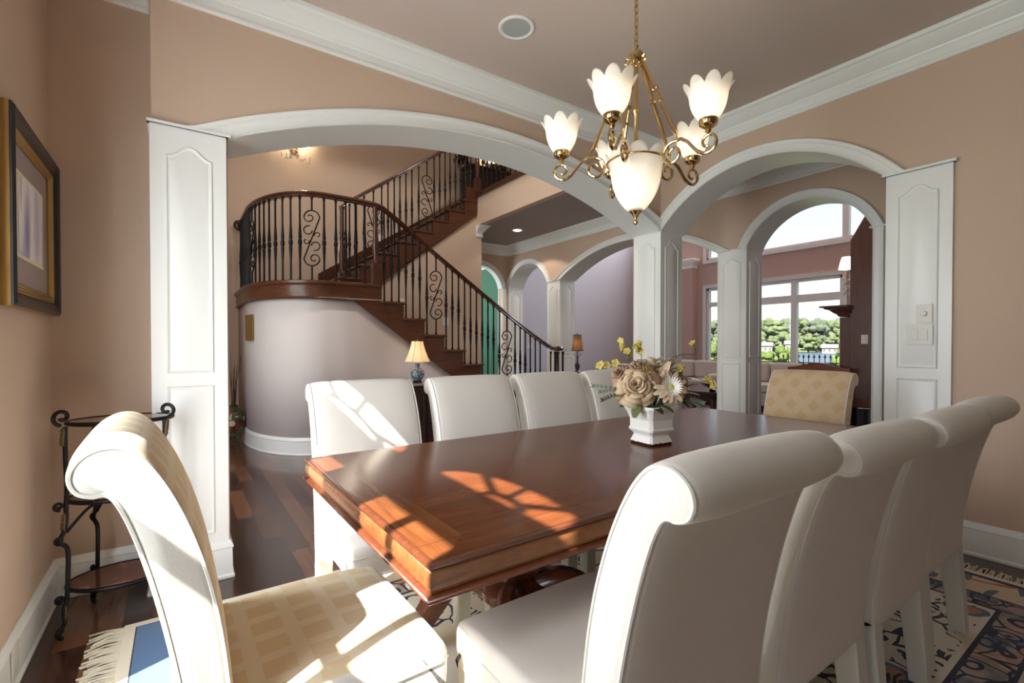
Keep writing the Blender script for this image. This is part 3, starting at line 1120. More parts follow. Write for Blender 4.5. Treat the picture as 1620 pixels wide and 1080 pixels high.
def puffy(loop, w, ins=0.012, bulge=0.01, nx=8):
    """side profile (y,z) drawn across the width with rounded ends and a soft crown"""
    st = [(-w / 2, ins), (-w / 2 + 0.003, ins * 0.5), (-w / 2 + 0.009, ins * 0.12), (-w / 2 + 0.018, 0.0)]
    inner = [(-w / 2 + 0.018 + (w - 0.036) * i / nx, 0.0) for i in range(1, nx)]
    st = st + inner + [(-x, i) for x, i in reversed(st)]
    rings = []
    for x, i in st:
        t = min(1.0, abs(2 * x / w))
        d = i - bulge * (1 - t ** 4)
        rings.append([(x, y, z) for y, z in inset_loop(loop, d)])
    return MB().loft(rings)


BACK_LOOP = catmull([
    (0.070, 0.440), (0.062, 0.560), (0.048, 0.680), (0.028, 0.780), (0.000, 0.870), (-0.030, 0.940), (-0.062, 0.992), (-0.094, 1.020),
    (-0.130, 1.022), (-0.158, 1.004), (-0.168, 0.976), (-0.158, 0.951), (-0.136, 0.941), (-0.118, 0.940), (-0.102, 0.915),
    (-0.082, 0.860), (-0.060, 0.780), (-0.040, 0.690), (-0.022, 0.590), (-0.008, 0.480), (-0.002, 0.370), (0.010, 0.362), (0.060, 0.362), (0.070, 0.375)], 4, closed=True)
WB = 0.49


def two_tone(o, cloth):
    """plain side panels on the patterned chairs"""
    if cloth is not M['damask']: return
    o.data.materials.append(M['cream'])
    for p in o.data.polygons:
        if abs(p.normal.x) > 0.6: p.material_index = 1


def make_chair(cloth, name='dining_chair'):
    t = thing(name, 'upholstered dining chair', 'chair')
    bk = obj('backrest', puffy(BACK_LOOP, WB, 0.014, 0.008), cloth, t, angle=60)
    two_tone(bk, cloth)
    # piping along both side seams of the back
    for sx in (-1, 1):
        lp = inset_loop(BACK_LOOP, 0.004)
        obj('piping', MB().tube([(sx * (WB / 2 - 0.004), y, z) for y, z in lp], 0.0042, 6, closed=True), M['piping'], bk)
    seat_loop = catmull([(0.055, 0.375), (0.30, 0.372), (0.505, 0.375), (0.520, 0.39), (0.524, 0.45), (0.520, 0.478), (0.500, 0.494), (0.42, 0.504), (0.28, 0.508), (0.15, 0.504), (0.06, 0.498), (0.05, 0.44)], 4, closed=True)
    st = obj('seat', puffy(seat_loop, 0.50, 0.016, 0.004), cloth, t, angle=60)
    two_tone(st, cloth)
    pp = [(-0.251, 0.07, 0.452), (-0.251, 0.50, 0.452), (-0.240, 0.524, 0.452), (0.240, 0.524, 0.452), (0.251, 0.50, 0.452), (0.251, 0.07, 0.452)]
    obj('piping', MB().tube(pp, 0.0038, 6), M['piping'], st)
    for sx in (-1, 1):
        fl = MB().loft([[(sx * 0.215 + a * w, 0.480 + b * w, z) for a, b in ((-1, -1), (1, -1), (1, 1), (-1, 1))] for z, w in ((0.0, 0.026), (0.20, 0.029), (0.385, 0.032))])
        obj('leg', fl, M['legw'], t, smooth=False, bevel=0.005)
        rl_ = MB().loft([[(sx * 0.210 + a * w, y + b * w, z) for a, b in ((-1, -1), (1, -1), (1, 1), (-1, 1))] for z, w, y in ((0.0, 0.027, -0.004), (0.12, 0.029, 0.004), (0.26, 0.032, 0.018), (0.40, 0.034, 0.030))])
        obj('leg', rl_, M['legw'], t, smooth=False, bevel=0.005)
    return t


ch = make_chair(M['cream'])
spots = [   # x, y, rz, label
    (0.825, 0.56, 0.0, 'cream upholstered dining chair nearest the camera on the near long side of the table'),
    (1.405, 0.555, -0.01, 'cream upholstered dining chair second from the camera on the near long side'),
    (1.93, 0.545, 0.012, 'cream upholstered dining chair third from the camera on the near long side'),
    (2.455, 0.56, -0.015, 'cream upholstered dining chair beside the right wall, last on the near long side'),
    (0.720, 2.185, PI + 0.01, 'cream upholstered dining chair with streaks of sunlight across its rolled back'),
    (1.31, 2.185, PI - 0.01, 'cream upholstered dining chair right of the sunlit one, in front of the dark cabinet'),
    (1.865, 2.19, PI, 'cream upholstered dining chair in front of the foot of the stairs'),
    (2.42, 2.19, PI, 'cream upholstered dining chair half hidden behind the flower arrangement'),
]
for i, (x, y, rz, lab) in enumerate(spots):
    g = 'cream chairs on the near side of the table' if i < 4 else 'cream chairs on the far side of the table'
    if i == 4: ch.scale = (1, 1, 1)
    if i == 0:
        ch.scale = (1, 1, 0.975)
        ch.location = (x, y, 0)
        ch.rotation_euler = (0, 0, rz)
        ch['label'] = lab
        ch['group'] = g
    else:
        dup(ch, (x, y, 0), rz, lab, g)
hc = make_chair(M['damask'])
hc.location = (0.010, 1.238, 0)
hc.scale = (0.985, 0.96, 1.015)
hc.rotation_euler = (0, 0, -PI / 2 + 0.02)
tag(hc, 'gold checked dining chair at the near head of the table, lit by the sun', 'chair', 'gold patterned chairs at the table ends')
hc2 = make_chair(M['damask2'])
hc2.location = (3.34, 1.455, 0)
hc2.rotation_euler = (0, 0, PI / 2)
tag(hc2, 'gold diamond patterned dining chair at the far head of the table', 'chair', 'gold patterned chairs at the table ends')

# ================================================================ dining table
TL, TW, TZ = 2.61, 1.11, 0.76
tb = thing('dining_table', 'long cherry wood dining table with moulded edge, pedestals and patches of sun', 'table', (0.405, 0.869, 0), 0.0100)
EDGE = [(0.012, 0.0), (0.006, -0.0006), (0.002, -0.003), (0.0, -0.008), (0.002, -0.012), (0.008, -0.015), (0.010, -0.018), (0.010, -0.022)]
AP = [(0.014, -0.018), (0.009, -0.019), (0.006, -0.024), (0.004, -0.034), (0.004, -0.050), (0.007, -0.062), (0.010, -0.066), (0.012, -0.068)]
BD = [(0.012, -0.066), (0.004, -0.068), (-0.003, -0.073), (-0.004, -0.078), (0.002, -0.083), (0.03, -0.083)]


def rect_ring(prof, z=TZ):
    pth = [(0, 0), (TL, 0), (TL, TW), (0, TW)]
    return sweep_plan(pth, prof, closed=True, inward=1, z=z)


top = MB().ext([(0.012, 0.012), (TL - 0.012, 0.012), (TL - 0.012, TW - 0.012), (0.012, TW - 0.012)], 'z', TZ - 0.022, TZ)


def table_top_mat():
    m = mat('table_top_cherry', (0.1, 0.03, 0.01), 0.22, spec=0.22, coat=0.06)
    k = N(m)
    k.b.inputs['Coat Roughness'].default_value = 0.14
    co = k.coords('Object')
    sp = k.n('ShaderNodeSeparateXYZ')
    k.l(co, sp.inputs[0])
    x, y = sp.outputs[0], sp.outputs[1]
    # cross-banded border round a field of long boards
    dx = k.math('MINIMUM', x, k.math('SUBTRACT', TL, x))
    dy = k.math('MINIMUM', y, k.math('SUBTRACT', TW, y))
    endband = k.math('MULTIPLY', k.math('LESS_THAN', dx, 0.13), k.math('LESS_THAN', dx, k.math('ADD', dy, 0.03)))
    sideband = k.math('LESS_THAN', dy, 0.095)
    band = k.math('MAXIMUM', endband, sideband)
    va = k.coords('Object', (1.1, 13, 1))
    vb = k.coords('Object', (13, 1.1, 1))
    n1 = k.noise(va, 3, 6, 0.6, 0.7)
    n2 = k.noise(vb, 3, 6, 0.6, 0.7)
    fine = k.noise(k.coords('Object', (3, 60, 1)), 6, 3, 0.7)
    boards = k.n('ShaderNodeTexBrick', offset=0.0)
    boards.inputs['Scale'].default_value = 1
    boards.inputs['Brick Width'].default_value = 1.30
    boards.inputs['Row Height'].default_value = 0.085
    boards.inputs['Mortar Size'].default_value = 0.0
    boards.inputs['Color1'].default_value = (0.35, 0.35, 0.35, 1)
    boards.inputs['Color2'].default_value = (0.62, 0.62, 0.62, 1)
    k.l(co, boards.inputs['Vector'])
    f1 = k.math('ADD', k.math('MULTIPLY', n1.outputs[0], 0.55), k.math('MULTIPLY', boards.outputs['Color'], 0.35))
    f1 = k.math('ADD', f1, k.math('MULTIPLY', fine.outputs[0], 0.10))
    c1 = k.ramp(f1, [(0.34, (0.082, 0.022, 0.008)), (0.66, (0.160, 0.050, 0.017))])
    c2 = k.ramp(n2.outputs[0], [(0.30, (0.095, 0.029, 0.010)), (0.72, (0.190, 0.068, 0.023))])
    c3 = k.ramp(n1.outputs[0], [(0.30, (0.088, 0.025, 0.009)), (0.72, (0.170, 0.055, 0.019))])
    c = k.mix(sideband, c1, c3)
    c = k.mix(endband, c, c2)
    # leaf joint across the middle and thin joint line of the border
    j = k.math('LESS_THAN', k.math('ABSOLUTE', k.math('SUBTRACT', x, TL / 2)), 0.0012)
    l1 = k.math('LESS_THAN', k.math('ABSOLUTE', k.math('SUBTRACT', dy, 0.095)), 0.0008)
    c = k.mix(k.math('MULTIPLY', k.math('MAXIMUM', j, l1), 0.75), c, (0.03, 0.010, 0.006))
    edge = k.math('LESS_THAN', k.math('MINIMUM', dx, dy), 0.018)
    c = k.mix(k.math('MULTIPLY', edge, 0.5), c, (0.045, 0.014, 0.007))
    k.color(c)
    return m


obj('table_top', top, table_top_mat(), tb, smooth=False)
obj('edge_moulding', rect_ring(EDGE), M['cherry'], tb, angle=30)
obj('apron', rect_ring(AP), M['apron'], tb, angle=50)
obj('bead_moulding', rect_ring(BD), M['cherry'], tb, angle=50)
for cx in (0.62, TL - 0.62):
    ped = MB()
    ped.lathe([(0.16, 0.66), (0.16, 0.64), (0.09, 0.62), (0.075, 0.58), (0.10, 0.54), (0.125, 0.49), (0.13, 0.44), (0.115, 0.40), (0.08, 0.37), (0.075, 0.35), (0.12, 0.33), (0.135, 0.31), (0.13, 0.28), (0.10, 0.26), (0.10, 0.20), (0.0001, 0.19)], (cx, TW / 2, 0), 32)
    ped.box(cx - 0.30, cx + 0.30, TW / 2 - 0.28, TW / 2 + 0.28, 0.66, 0.680)
    po = obj('pedestal', ped, M['cherry'], tb, angle=40)
    for q in range(4):
        a = PI / 4 + q * PI / 2
        pts = catmull([(0.08, 0.30), (0.17, 0.335), (0.26, 0.30), (0.33, 0.20), (0.40, 0.09), (0.47, 0.045)], 4)
        rr = [0.050 - 0.018 * i / len(pts) for i in range(len(pts))]
        leg = MB().tube([(cx + r_ * math.cos(a), TW / 2 + r_ * math.sin(a), z) for r_, z in pts], rr, 10, flat=1.25)
        leg.ball((cx + 0.48 * math.cos(a), TW / 2 + 0.48 * math.sin(a), 0.045), 0.040, 8)
        obj('foot', leg, M['cherry'], po)

# ================================================================ rug
def rug_mat():
    m = mat('oriental_rug', (0.7, 0.66, 0.58), 0.95, spec=0.1, sheen=0.2)
    k = N(m)
    co = k.coords('Object')
    sp = k.n('ShaderNodeSeparateXYZ')
    k.l(co, sp.inputs[0])
    x, y = sp.outputs[0], sp.outputs[1]
    HX, HY = 1.81, 1.26
    d = k.math('MINIMUM', k.math('SUBTRACT', HX, k.math('ABSOLUTE', x)), k.math('SUBTRACT', HY, k.math('ABSOLUTE', y)))
    ivory, navy, blue, beige = (0.66, 0.60, 0.49), (0.018, 0.024, 0.045), (0.085, 0.16, 0.30), (0.60, 0.49, 0.36)

    def between(a, b):
        return k.math('MULTIPLY', k.math('GREATER_THAN', d, a), k.math('LESS_THAN', d, b))
    # scroll work: warped voronoi edges and rings
    wv = k.noise(co, 3.5, 2, 0.5)
    off = k.n('ShaderNodeVectorMath', operation='MULTIPLY_ADD')
    k.l(wv.outputs['Color'], off.inputs[0])
    off.inputs[1].default_value = (0.16, 0.16, 0)
    k.l(co, off.inputs[2])
    vo = k.n('ShaderNodeTexVoronoi', feature='DISTANCE_TO_EDGE')
    vo.inputs['Scale'].default_value = 9.0
    k.l(off.outputs[0], vo.inputs['Vector'])
    vf = k.n('ShaderNodeTexVoronoi', feature='F1')
    vf.inputs['Scale'].default_value = 9.0
    k.l(off.outputs[0], vf.inputs['Vector'])
    line = k.math('LESS_THAN', vo.outputs['Distance'], 0.045)
    ring = k.math('LESS_THAN', k.math('ABSOLUTE', k.math('SUBTRACT', vf.outputs['Distance'], 0.30)), 0.055)
    dot = k.math('LESS_THAN', vf.outputs['Distance'], 0.10)
    scroll = k.math('MAXIMUM', k.math('MAXIMUM', line, ring), dot)
    blot = k.noise(co, 7, 2, 0.5)
    tint = k.ramp(blot.outputs[0], [(0.36, (0.085, 0.10, 0.15)), (0.50, (0.36, 0.31, 0.29)), (0.62, (0.42, 0.24, 0.18)), (0.70, (0.56, 0.46, 0.36))])
    vs = k.n('ShaderNodeTexVoronoi', feature='F1')
    vs.inputs['Scale'].default_value = 3.2
    k.l(off.outputs[0], vs.inputs['Vector'])
    flower = k.math('LESS_THAN', vs.outputs['Distance'], 0.17)
    fring = k.math('MULTIPLY', k.math('GREATER_THAN', vs.outputs['Distance'], 0.17), k.math('LESS_THAN', vs.outputs['Distance'], 0.24))
    c = k.mix(k.math('MULTIPLY', flower, 1.0), ivory, (0.42, 0.20, 0.13))
    c = k.mix(fring, c, (0.10, 0.13, 0.19))
    field = k.math('GREATER_THAN', d, 0.78)
    fs = k.math('MULTIPLY', between(0.46, 0.78), k.math('MULTIPLY', scroll, k.math('GREATER_THAN', blot.outputs[0], 0.47)))
    c = k.mix(fs, c, navy)
    b1 = between(0.30, 0.42)
    c = k.mix(b1, c, tint)
    c = k.mix(k.math('MULTIPLY', b1, scroll), c, navy)
    for a, b in ((0.285, 0.300), (0.42, 0.437)):
        c = k.mix(between(a, b), c, navy)
    # outer guard: beige with leaves, thin navy line, blue band at one end
    g = between(0.075, 0.285)
    c = k.mix(g, c, beige)
    lf = k.math('GREATER_THAN', k.noise(k.coords('Object', (2.0, 6.0, 1)), 2.4, 1, 0.4).outputs[0], 0.62)
    c = k.mix(k.math('MULTIPLY', g, lf), c, (0.11, 0.13, 0.18))
    lf2 = k.math('GREATER_THAN', k.noise(k.coords('Object', (5.0, 3.0, 1), loc=(3, 1, 0)), 1.7, 1, 0.4).outputs[0], 0.68)
    c = k.mix(k.math('MULTIPLY', g, lf2), c, (0.40, 0.13, 0.07))
    left = k.math('LESS_THAN', x, -1.45)
    c = k.mix(between(0.040, 0.075), c, navy)
    bl = k.math('MAXIMUM', left, k.math('MULTIPLY', k.math('GREATER_THAN', y, 1.10), k.math('LESS_THAN', x, -0.3)))
    c = k.mix(k.math('MULTIPLY', bl, between(0.045, 0.165)), c, blue)
    c = k.mix(k.math('MULTIPLY', bl, between(0.165, 0.176)), c, (0.72, 0.68, 0.60))
    c = k.mix(k.math('MULTIPLY', bl, between(0.176, 0.190)), c, (0.08, 0.12, 0.22))
    c = k.mix(k.math('LESS_THAN', d, 0.040), c, (0.70, 0.64, 0.52))
    k.color(c)
    k.bump(k.noise(co, 260, 2).outputs[0], 0.4, 0.004)
    return m


rug = thing('rug', 'ivory and blue oriental rug with fringed ends under the dining table', 'rug', (1.61, 1.32, 0))
obj('pile', MB().box(-1.81, 1.81, -1.26, 1.26, 0.001, 0.012), rug_mat(), rug, smooth=False, bevel=0.003)
for sg in (-1, 1):
    fr = MB()
    rnd = random.Random(3 + sg)
    y = -1.255
    while y < 1.255:
        a = rnd.uniform(-0.018, 0.018)
        L = rnd.uniform(0.085, 0.115)
        b = rnd.uniform(-0.015, 0.015)
        fr.tube([(sg * 1.805, y, 0.007), (sg * (1.81 + L * 0.5), y + a * 0.5, 0.009 + rnd.uniform(0, 0.006)), (sg * (1.81 + L), y + a + b, 0.004)], [0.0035, 0.003, 0.0035], 5)
        y += 0.010
    f_ = obj('fringe', fr, mat('rug_fringe', (0.66, 0.60, 0.48), 0.95), rug)
    f_['kind'] = 'stuff'

# ================================================================ vase and flowers on the table
VX, VY, VZ = 1.735, 1.395, TZ
RV = R(34.9) - PI / 4
vz = thing('ceramic_planter', 'white crackled ceramic square planter with chipped brown foot on the dining table', 'planter', (VX, VY, VZ), R(-6))
vz.scale = (1.10, 1.10, 1.0)


def planter_mat():
    m = mat('chipped_white_ceramic', (0.82, 0.80, 0.76), 0.25, coat=0.4)
    k = N(m)
    co = k.coords('Object')
    sp = k.n('ShaderNodeSeparateXYZ')
    k.l(co, sp.inputs[0])
    n = k.noise(co, 130, 3, 0.6)
    z = sp.outputs[2]
    lim = k.math('ADD', 0.006, k.math('MULTIPLY', n.outputs[0], 0.010))
    low = k.math('LESS_THAN', z, lim)
    n2 = k.noise(co, 34, 2, 0.5)
    spots_ = k.math('GREATER_THAN', n2.outputs[0], 0.74)
    c = k.mix(k.math('MAXIMUM', low, spots_), (0.82, 0.80, 0.76), (0.045, 0.025, 0.018))
    k.color(c)
    return m


pm = planter_mat()
vp = [(0.066, 0), (0.069, 0.010), (0.061, 0.030), (0.058, 0.036), (0.0575, 0.044), (0.073, 0.062), (0.074, 0.070), (0.069, 0.076), (0.070, 0.110), (0.080, 0.142), (0.088, 0.156), (0.091, 0.160), (0.090, 0.170), (0.084, 0.172), (0.076, 0.166), (0.062, 0.120)]


def octo(s, ch=0.16):
    a, b = s * 1.0, s * (1 - ch)
    return [(a, -b), (a, b), (b, a), (-b, a), (-a, b), (-a, -b), (-b, -a), (b, -a)]


mb = MB().loft([[(x * 0.92, y * 0.92, z) for x, y in octo(r_)] for r_, z in vp])
obj('planter_body', mb, pm, vz, smooth=False, bevel=0.0025)
obj('soil', MB().ext([(x * 0.9, y * 0.9) for x, y in octo(0.066)], 'z', 0.13, 0.135), mat('dark_moss', (0.03, 0.035, 0.015), 0.9), vz, smooth=False)

FL = {
    'rose': mat('cream_silk_rose', (0.60, 0.45, 0.29), 0.7),
    'rose2': mat('dusty_silk_rose', (0.42, 0.27, 0.18), 0.7),
    'white': mat('white_silk_petal', (0.80, 0.78, 0.72), 0.7),
    'peachp': mat('peach_silk_petal', (0.60, 0.46, 0.31), 0.7),
    'yel': mat('yellow_silk_petal', (0.56, 0.46, 0.12), 0.7),
    'yel2': mat('daisy_centre', (0.56, 0.52, 0.18), 0.8),
    'leaf': mat('olive_leaf', (0.13, 0.15, 0.045), 0.6),
    'leafd': mat('dark_leaf', (0.05, 0.07, 0.03), 0.6),
    'brown': mat('dried_brown_leaf', (0.20, 0.115, 0.06), 0.7),
    'stem': mat('dark_stem', (0.05, 0.06, 0.03), 0.6),
    'grey': mat('grey_green_sprig', (0.18, 0.22, 0.16), 0.7),
}


def petal(mb, base, d, up, L, w, cup=0.3, curl=0.0, n=6):
    """a petal surface: base point, direction, up vector"""
    d = Vector(d).normalized()
    up = Vector(up)
    up = (up - d * up.dot(d)).normalized()
    s_ = d.cross(up)
    rows = []
    for i in range(n + 1):
        t = i / n
        ww = w * math.sin(PI * min(1, (0.12 + 0.80 * t))) ** 0.7
        pos = Vector(base) + d * (L * t) + up * (curl * t * t * L)
        row = []
        for j in (-1, -0.5, 0, 0.5, 1):
            row.append(tuple(pos + s_ * (ww * j) + up * (cup * ww * j * j)))
        rows.append(row)
    vs = [p for r_ in rows for p in r_]
    fs = [(i * 5 + j, i * 5 + j + 1, (i + 1) * 5 + j + 1, (i + 1) * 5 + j) for i in range(n) for j in range(4)]
    mb.add(vs, fs)


def frame_to(loc, axis):
    q = Vector(axis).normalized().to_track_quat('Z', 'Y')
    return Matrix.Translation(loc) @ q.to_matrix().to_4x4()


def thicken(o, th=0.0008):
    s_ = o.modifiers.new('thick', 'SOLIDIFY')
    s_.thickness = th
    s_.offset = 0
    return o


HUB = Vector((VX, VY, VZ + 0.135))
# camera-facing frame used only to lay the bouquet out: right, toward viewer, up
RT, FW = Vector((math.cos(-0.6091), math.sin(-0.6091), 0)), Vector((-math.sin(0.6091), -math.cos(0.6091), 0))


def bq(r_, f_, z):
    return Vector((VX, VY, VZ)) + RT * r_ + FW * f_ + Vector((0, 0, z))


def stem_to(parent, p, local_root):
    pts = [HUB - Vector((0, 0, 0.02)), (HUB + p) / 2 + Vector((0, 0, 0.01)), p]
    pts = catmull([tuple(q - Vector(local_root)) for q in pts], 5)
    obj('stem', MB().tube(pts, 0.0022, 5), FL['stem'], parent)


def rose(label, p, axis, rad, m, group=None):
    t = thing('silk_rose', label, 'flower', tuple(HUB - Vector((0, 0, 0.02))), group=group)
    L = HUB - Vector((0, 0, 0.02))
    mx = frame_to(Vector(p) - L, axis)
    mb = MB()
    rnd = random.Random(int(rad * 1e4))
    layers = [(0.10, 0.60, 2, 0.0), (0.22, 0.62, 3, 0.0), (0.38, 0.60, 3, 0.05), (0.56, 0.55, 4, 0.15), (0.76, 0.46, 5, 0.4), (0.98, 0.32, 5, 0.8), (1.15, 0.16, 6, 1.1)]
    for li, (rr, hh, cnt, lean) in enumerate(layers):
        for q in range(cnt):
            a = 2 * PI * q / cnt + li * 0.9 + rnd.uniform(-0.1, 0.1)
            # petal wall hugging the cone, top edge rolled outwards
            span = 2 * PI / cnt * 0.60
            rows = []
            for i in range(6):
                t_ = i / 5
                r0 = rad * (rr * 0.42 + (rr * 0.42 + lean * 0.06) * t_ ** 1.3 + (0.10 * max(0, t_ - 0.75) * 4 * (0.3 + lean)) + 0.02 * (q % 2))
                z = rad * (hh * t_ - (0.03 + lean * 0.10) * (max(0, t_ - 0.75) * 4) ** 2 - lean * 0.22)
                row = []
                for j in range(7):
                    u = -1 + 2 * j / 6
                    aa = a + span * u * (0.6 + 0.4 * math.sin(PI * min(1, 0.25 + 0.6 * t_)))
                    dz = -rad * 0.16 * u * u * t_ * (1 + lean)
                    row.append((r0 * math.cos(aa), r0 * math.sin(aa), z + dz))
                rows.append(row)
            mb.add([p_ for r_ in rows for p_ in r_], [(i * 7 + j, i * 7 + j + 1, (i + 1) * 7 + j + 1, (i + 1) * 7 + j) for i in range(5) for j in range(6)])
    thicken(obj('petals', mb.xf(mx), m, t, angle=80), 0.0005)
    stem_to(t, Vector(p), L)
    return t


def daisy(label, p, axis, rad, m1, m2, cnt=18, inner=None):
    L = HUB - Vector((0, 0, 0.02))
    t = thing('silk_daisy', label, 'flower', tuple(L))
    mx = frame_to(Vector(p) - L, axis)
    mb = MB()
    rnd = random.Random(5)
    for q in range(cnt):
        a = 2 * PI * q / cnt
        d = Vector((math.cos(a), math.sin(a), 0.22 if q % 2 else 0.05))
        petal(mb, d * rad * 0.15, d, (0, 0, 1), rad * rnd.uniform(0.8, 0.95), rad * 0.17, 0.3, -0.12)
    thicken(obj('petals', mb.xf(mx), m1, t, angle=80), 0.001)
    if inner:
        mb = MB()
        for q in range(22):
            a = 2 * PI * q / 22
            d = Vector((math.cos(a), math.sin(a), 0.7))
            petal(mb, d * rad * 0.10, d, (0, 0, 1), rad * 0.62, rad * 0.06, 0.3, 0)
        thicken(obj('inner_petals', mb.xf(mx), inner, t, angle=80), 0.001)
    mb = MB().ball((0, 0, rad * 0.10), rad * 0.22, 8, (1, 1, 0.6))
    obj('centre', mb.xf(mx), m2, t)
    stem_to(t, Vector(p), L)
    return t


def sprig(label, pts, name='orchid_spray', m=None, n=5, size=0.016, group='yellow orchid sprays in the planter'):
    L = HUB - Vector((0, 0, 0.02))
    t = thing(name, label, 'flower', tuple(L), group=group)
    path = catmull([tuple(Vector(q) - L) for q in [HUB] + pts], 6)
    obj('stem', MB().tube(path, 0.0017, 5), FL['stem'], t)
    rnd = random.Random(int(pts[-1][0] * 1e5) % 997)
    k0 = len(path) - 1
    for q in range(n):
        p = Vector(path[k0 - int(q * 1.8)])
        p = p + Vector((rnd.uniform(-1, 1), rnd.uniform(-1, 1), rnd.uniform(-0.5, 1))) * size * 0.5
        ax = (-FW * -0.4 + Vector((rnd.uniform(-1, 1), rnd.uniform(-1, 1), rnd.uniform(-0.3, 1)))).normalized()
        mx = frame_to(p, ax)
        mb = MB()
        for w in range(5):
            a = 2 * PI * w / 5
            d = Vector((math.cos(a), math.sin(a), 0.35))
            petal(mb, d * size * 0.08, d, (0, 0, 1), size * rnd.uniform(0.75, 1.0), size * 0.42, 0.3, -0.1, 4)
        mb.ball((0, 0, size * 0.15), size * 0.16, 5)
        thicken(obj('blossom', mb.xf(mx), m or FL['yel'], t, angle=80), 0.0008)
    return t


def leafsprig(label, p, d, L_, w, m, name='silk_leaf', group='loose silk leaves in the planter'):
    L = HUB - Vector((0, 0, 0.02))
    t = thing(name, label, 'leaf', tuple(L), group=group)
    mb = MB()
    petal(mb, Vector(p) - L, d, (0, 0, 1), L_, w, 0.25, -0.25, 8)
    thicken(obj('blade', mb, m, t, angle=80), 0.0008)
    stem_to(t, Vector(p), L)
    return t


# px-per-metre about 353 at the planter: positions follow the photo's bouquet
V = lambda r_, f_, z: bq(r_, f_, z)
rose('large cream silk rose at the front left of the planter', V(-0.088, 0.075, 0.262), FW * 0.9 + Vector((0, 0, 0.35)) - RT * 0.15, 0.082, FL['rose'])
rose('small dusty pink silk rosebud above the large rose', V(-0.062, 0.02, 0.345), FW * 0.5 + Vector((0, 0, 1)), 0.046, FL['rose2'])
rose('small tan silk rose at the left edge of the bouquet', V(-0.150, 0.02, 0.315), FW * 0.5 - RT * 0.8 + Vector((0, 0, 0.7)), 0.044, FL['rose2'])
rose('pale cream silk rose at the back of the bouquet', V(0.010, -0.03, 0.345), FW * 0.2 + Vector((0, 0, 1)), 0.066, mat('pale_silk_rose', (0.72, 0.62, 0.44), 0.7))
rose('brown silk rose on the right side of the bouquet', V(0.115, 0.03, 0.275), FW * 0.5 + RT * 0.7 + Vector((0, 0, 0.5)), 0.058, FL['rose2'])
daisy('cream and white silk daisy with a yellow eye at the front right', V(0.055, 0.09, 0.255), FW * 1.0 + Vector((0, 0, 0.42)) + RT * 0.10, 0.074, FL['peachp'], FL['yel2'], 18, FL['white'])
rnd = random.Random(11)
for i, (r_, f_, z, dr, dz) in enumerate([(0.055, 0.02, 0.325, 0.7, 0.8), (0.085, 0.0, 0.33, 0.3, 1.0), (-0.01, 0.04, 0.33, -0.3, 1.0), (0.11, 0.05, 0.25, 1.0, 0.35), (0.13, 0.0, 0.30, 1.0, 0.5), (0.0, 0.10, 0.30, -0.2, 0.6), (0.03, -0.05, 0.36, 0.5, 1.0), (0.14, 0.03, 0.235, 1.0, 0.0), (0.15, 0.04, 0.27, 0.8, 0.6), (0.17, 0.0, 0.25, 1.0, 0.2), (0.09, 0.0, 0.36, 0.5, 0.9), (-0.12, -0.02, 0.32, -0.8, 0.5), (0.05, 0.06, 0.33, 0.2, 0.9), (0.12, -0.04, 0.33, 0.8, 0.8)]):
    leafsprig('dried brown silk leaf among the blooms', V(r_ * 0.8, f_, z - 0.03), RT * dr + Vector((0, 0, dz)) + FW * rnd.uniform(-0.2, 0.5), 0.075, 0.020, FL['brown'] if i % 3 else FL['peachp'], group='dried brown silk leaves among the blooms')
for i, (r_, f_, z, dr, dz) in enumerate([(-0.10, 0.09, 0.17, -0.4, -0.5), (-0.13, 0.05, 0.185, -0.9, -0.2), (0.02, 0.09, 0.165, 0.6, -0.1), (0.12, 0.07, 0.19, 0.9, -0.3), (0.15, 0.05, 0.20, 0.9, -0.4), (-0.03, 0.10, 0.165, 0.3, -0.1), (-0.155, 0.05, 0.22, -1, 0.0)]):
    leafsprig('green silk leaf drooping over the rim of the planter', V(r_ * 0.75, f_ * 0.8, z + 0.01), RT * dr + FW * 0.5 + Vector((0, 0, dz)), 0.065, 0.022, FL['leaf'] if i % 2 == 0 else FL['leafd'], group='green silk leaves over the planter rim')
sprig('yellow orchid spray reaching left out of the planter', [V(-0.10, 0.02, 0.31), V(-0.16, 0.02, 0.35), V(-0.235, 0.02, 0.352)], n=4, size=0.020)
sprig('yellow orchid spray standing up at the left of the bouquet', [V(-0.08, 0.0, 0.34), V(-0.105, 0.0, 0.40), V(-0.135, 0.0, 0.45)], n=5, size=0.020)
sprig('yellow orchid spray standing up in the middle of the bouquet', [V(-0.04, 0.0, 0.35), V(-0.045, 0.0, 0.41), V(-0.065, 0.0, 0.44)], n=5, size=0.021)
sprig('thin orchid spray arching to the right above the sofa', [V(0.07, 0.0, 0.35), V(0.13, 0.0, 0.395), V(0.195, 0.0, 0.40), V(0.19, 0.0, 0.44)], n=2, size=0.017)
sprig('yellow orchid spray hanging out at the right of the bouquet', [V(0.14, 0.03, 0.29), V(0.20, 0.03, 0.29), V(0.265, 0.03, 0.265)], n=3, size=0.023)
sprig('cluster of yellow orchids above the large rose', [V(-0.03, 0.04, 0.30), V(-0.02, 0.05, 0.33)], n=4, size=0.023)
sprig('cluster of yellow orchids at the right of the daisy', [V(0.10, 0.03, 0.29), V(0.115, 0.04, 0.34)], n=4, size=0.020)
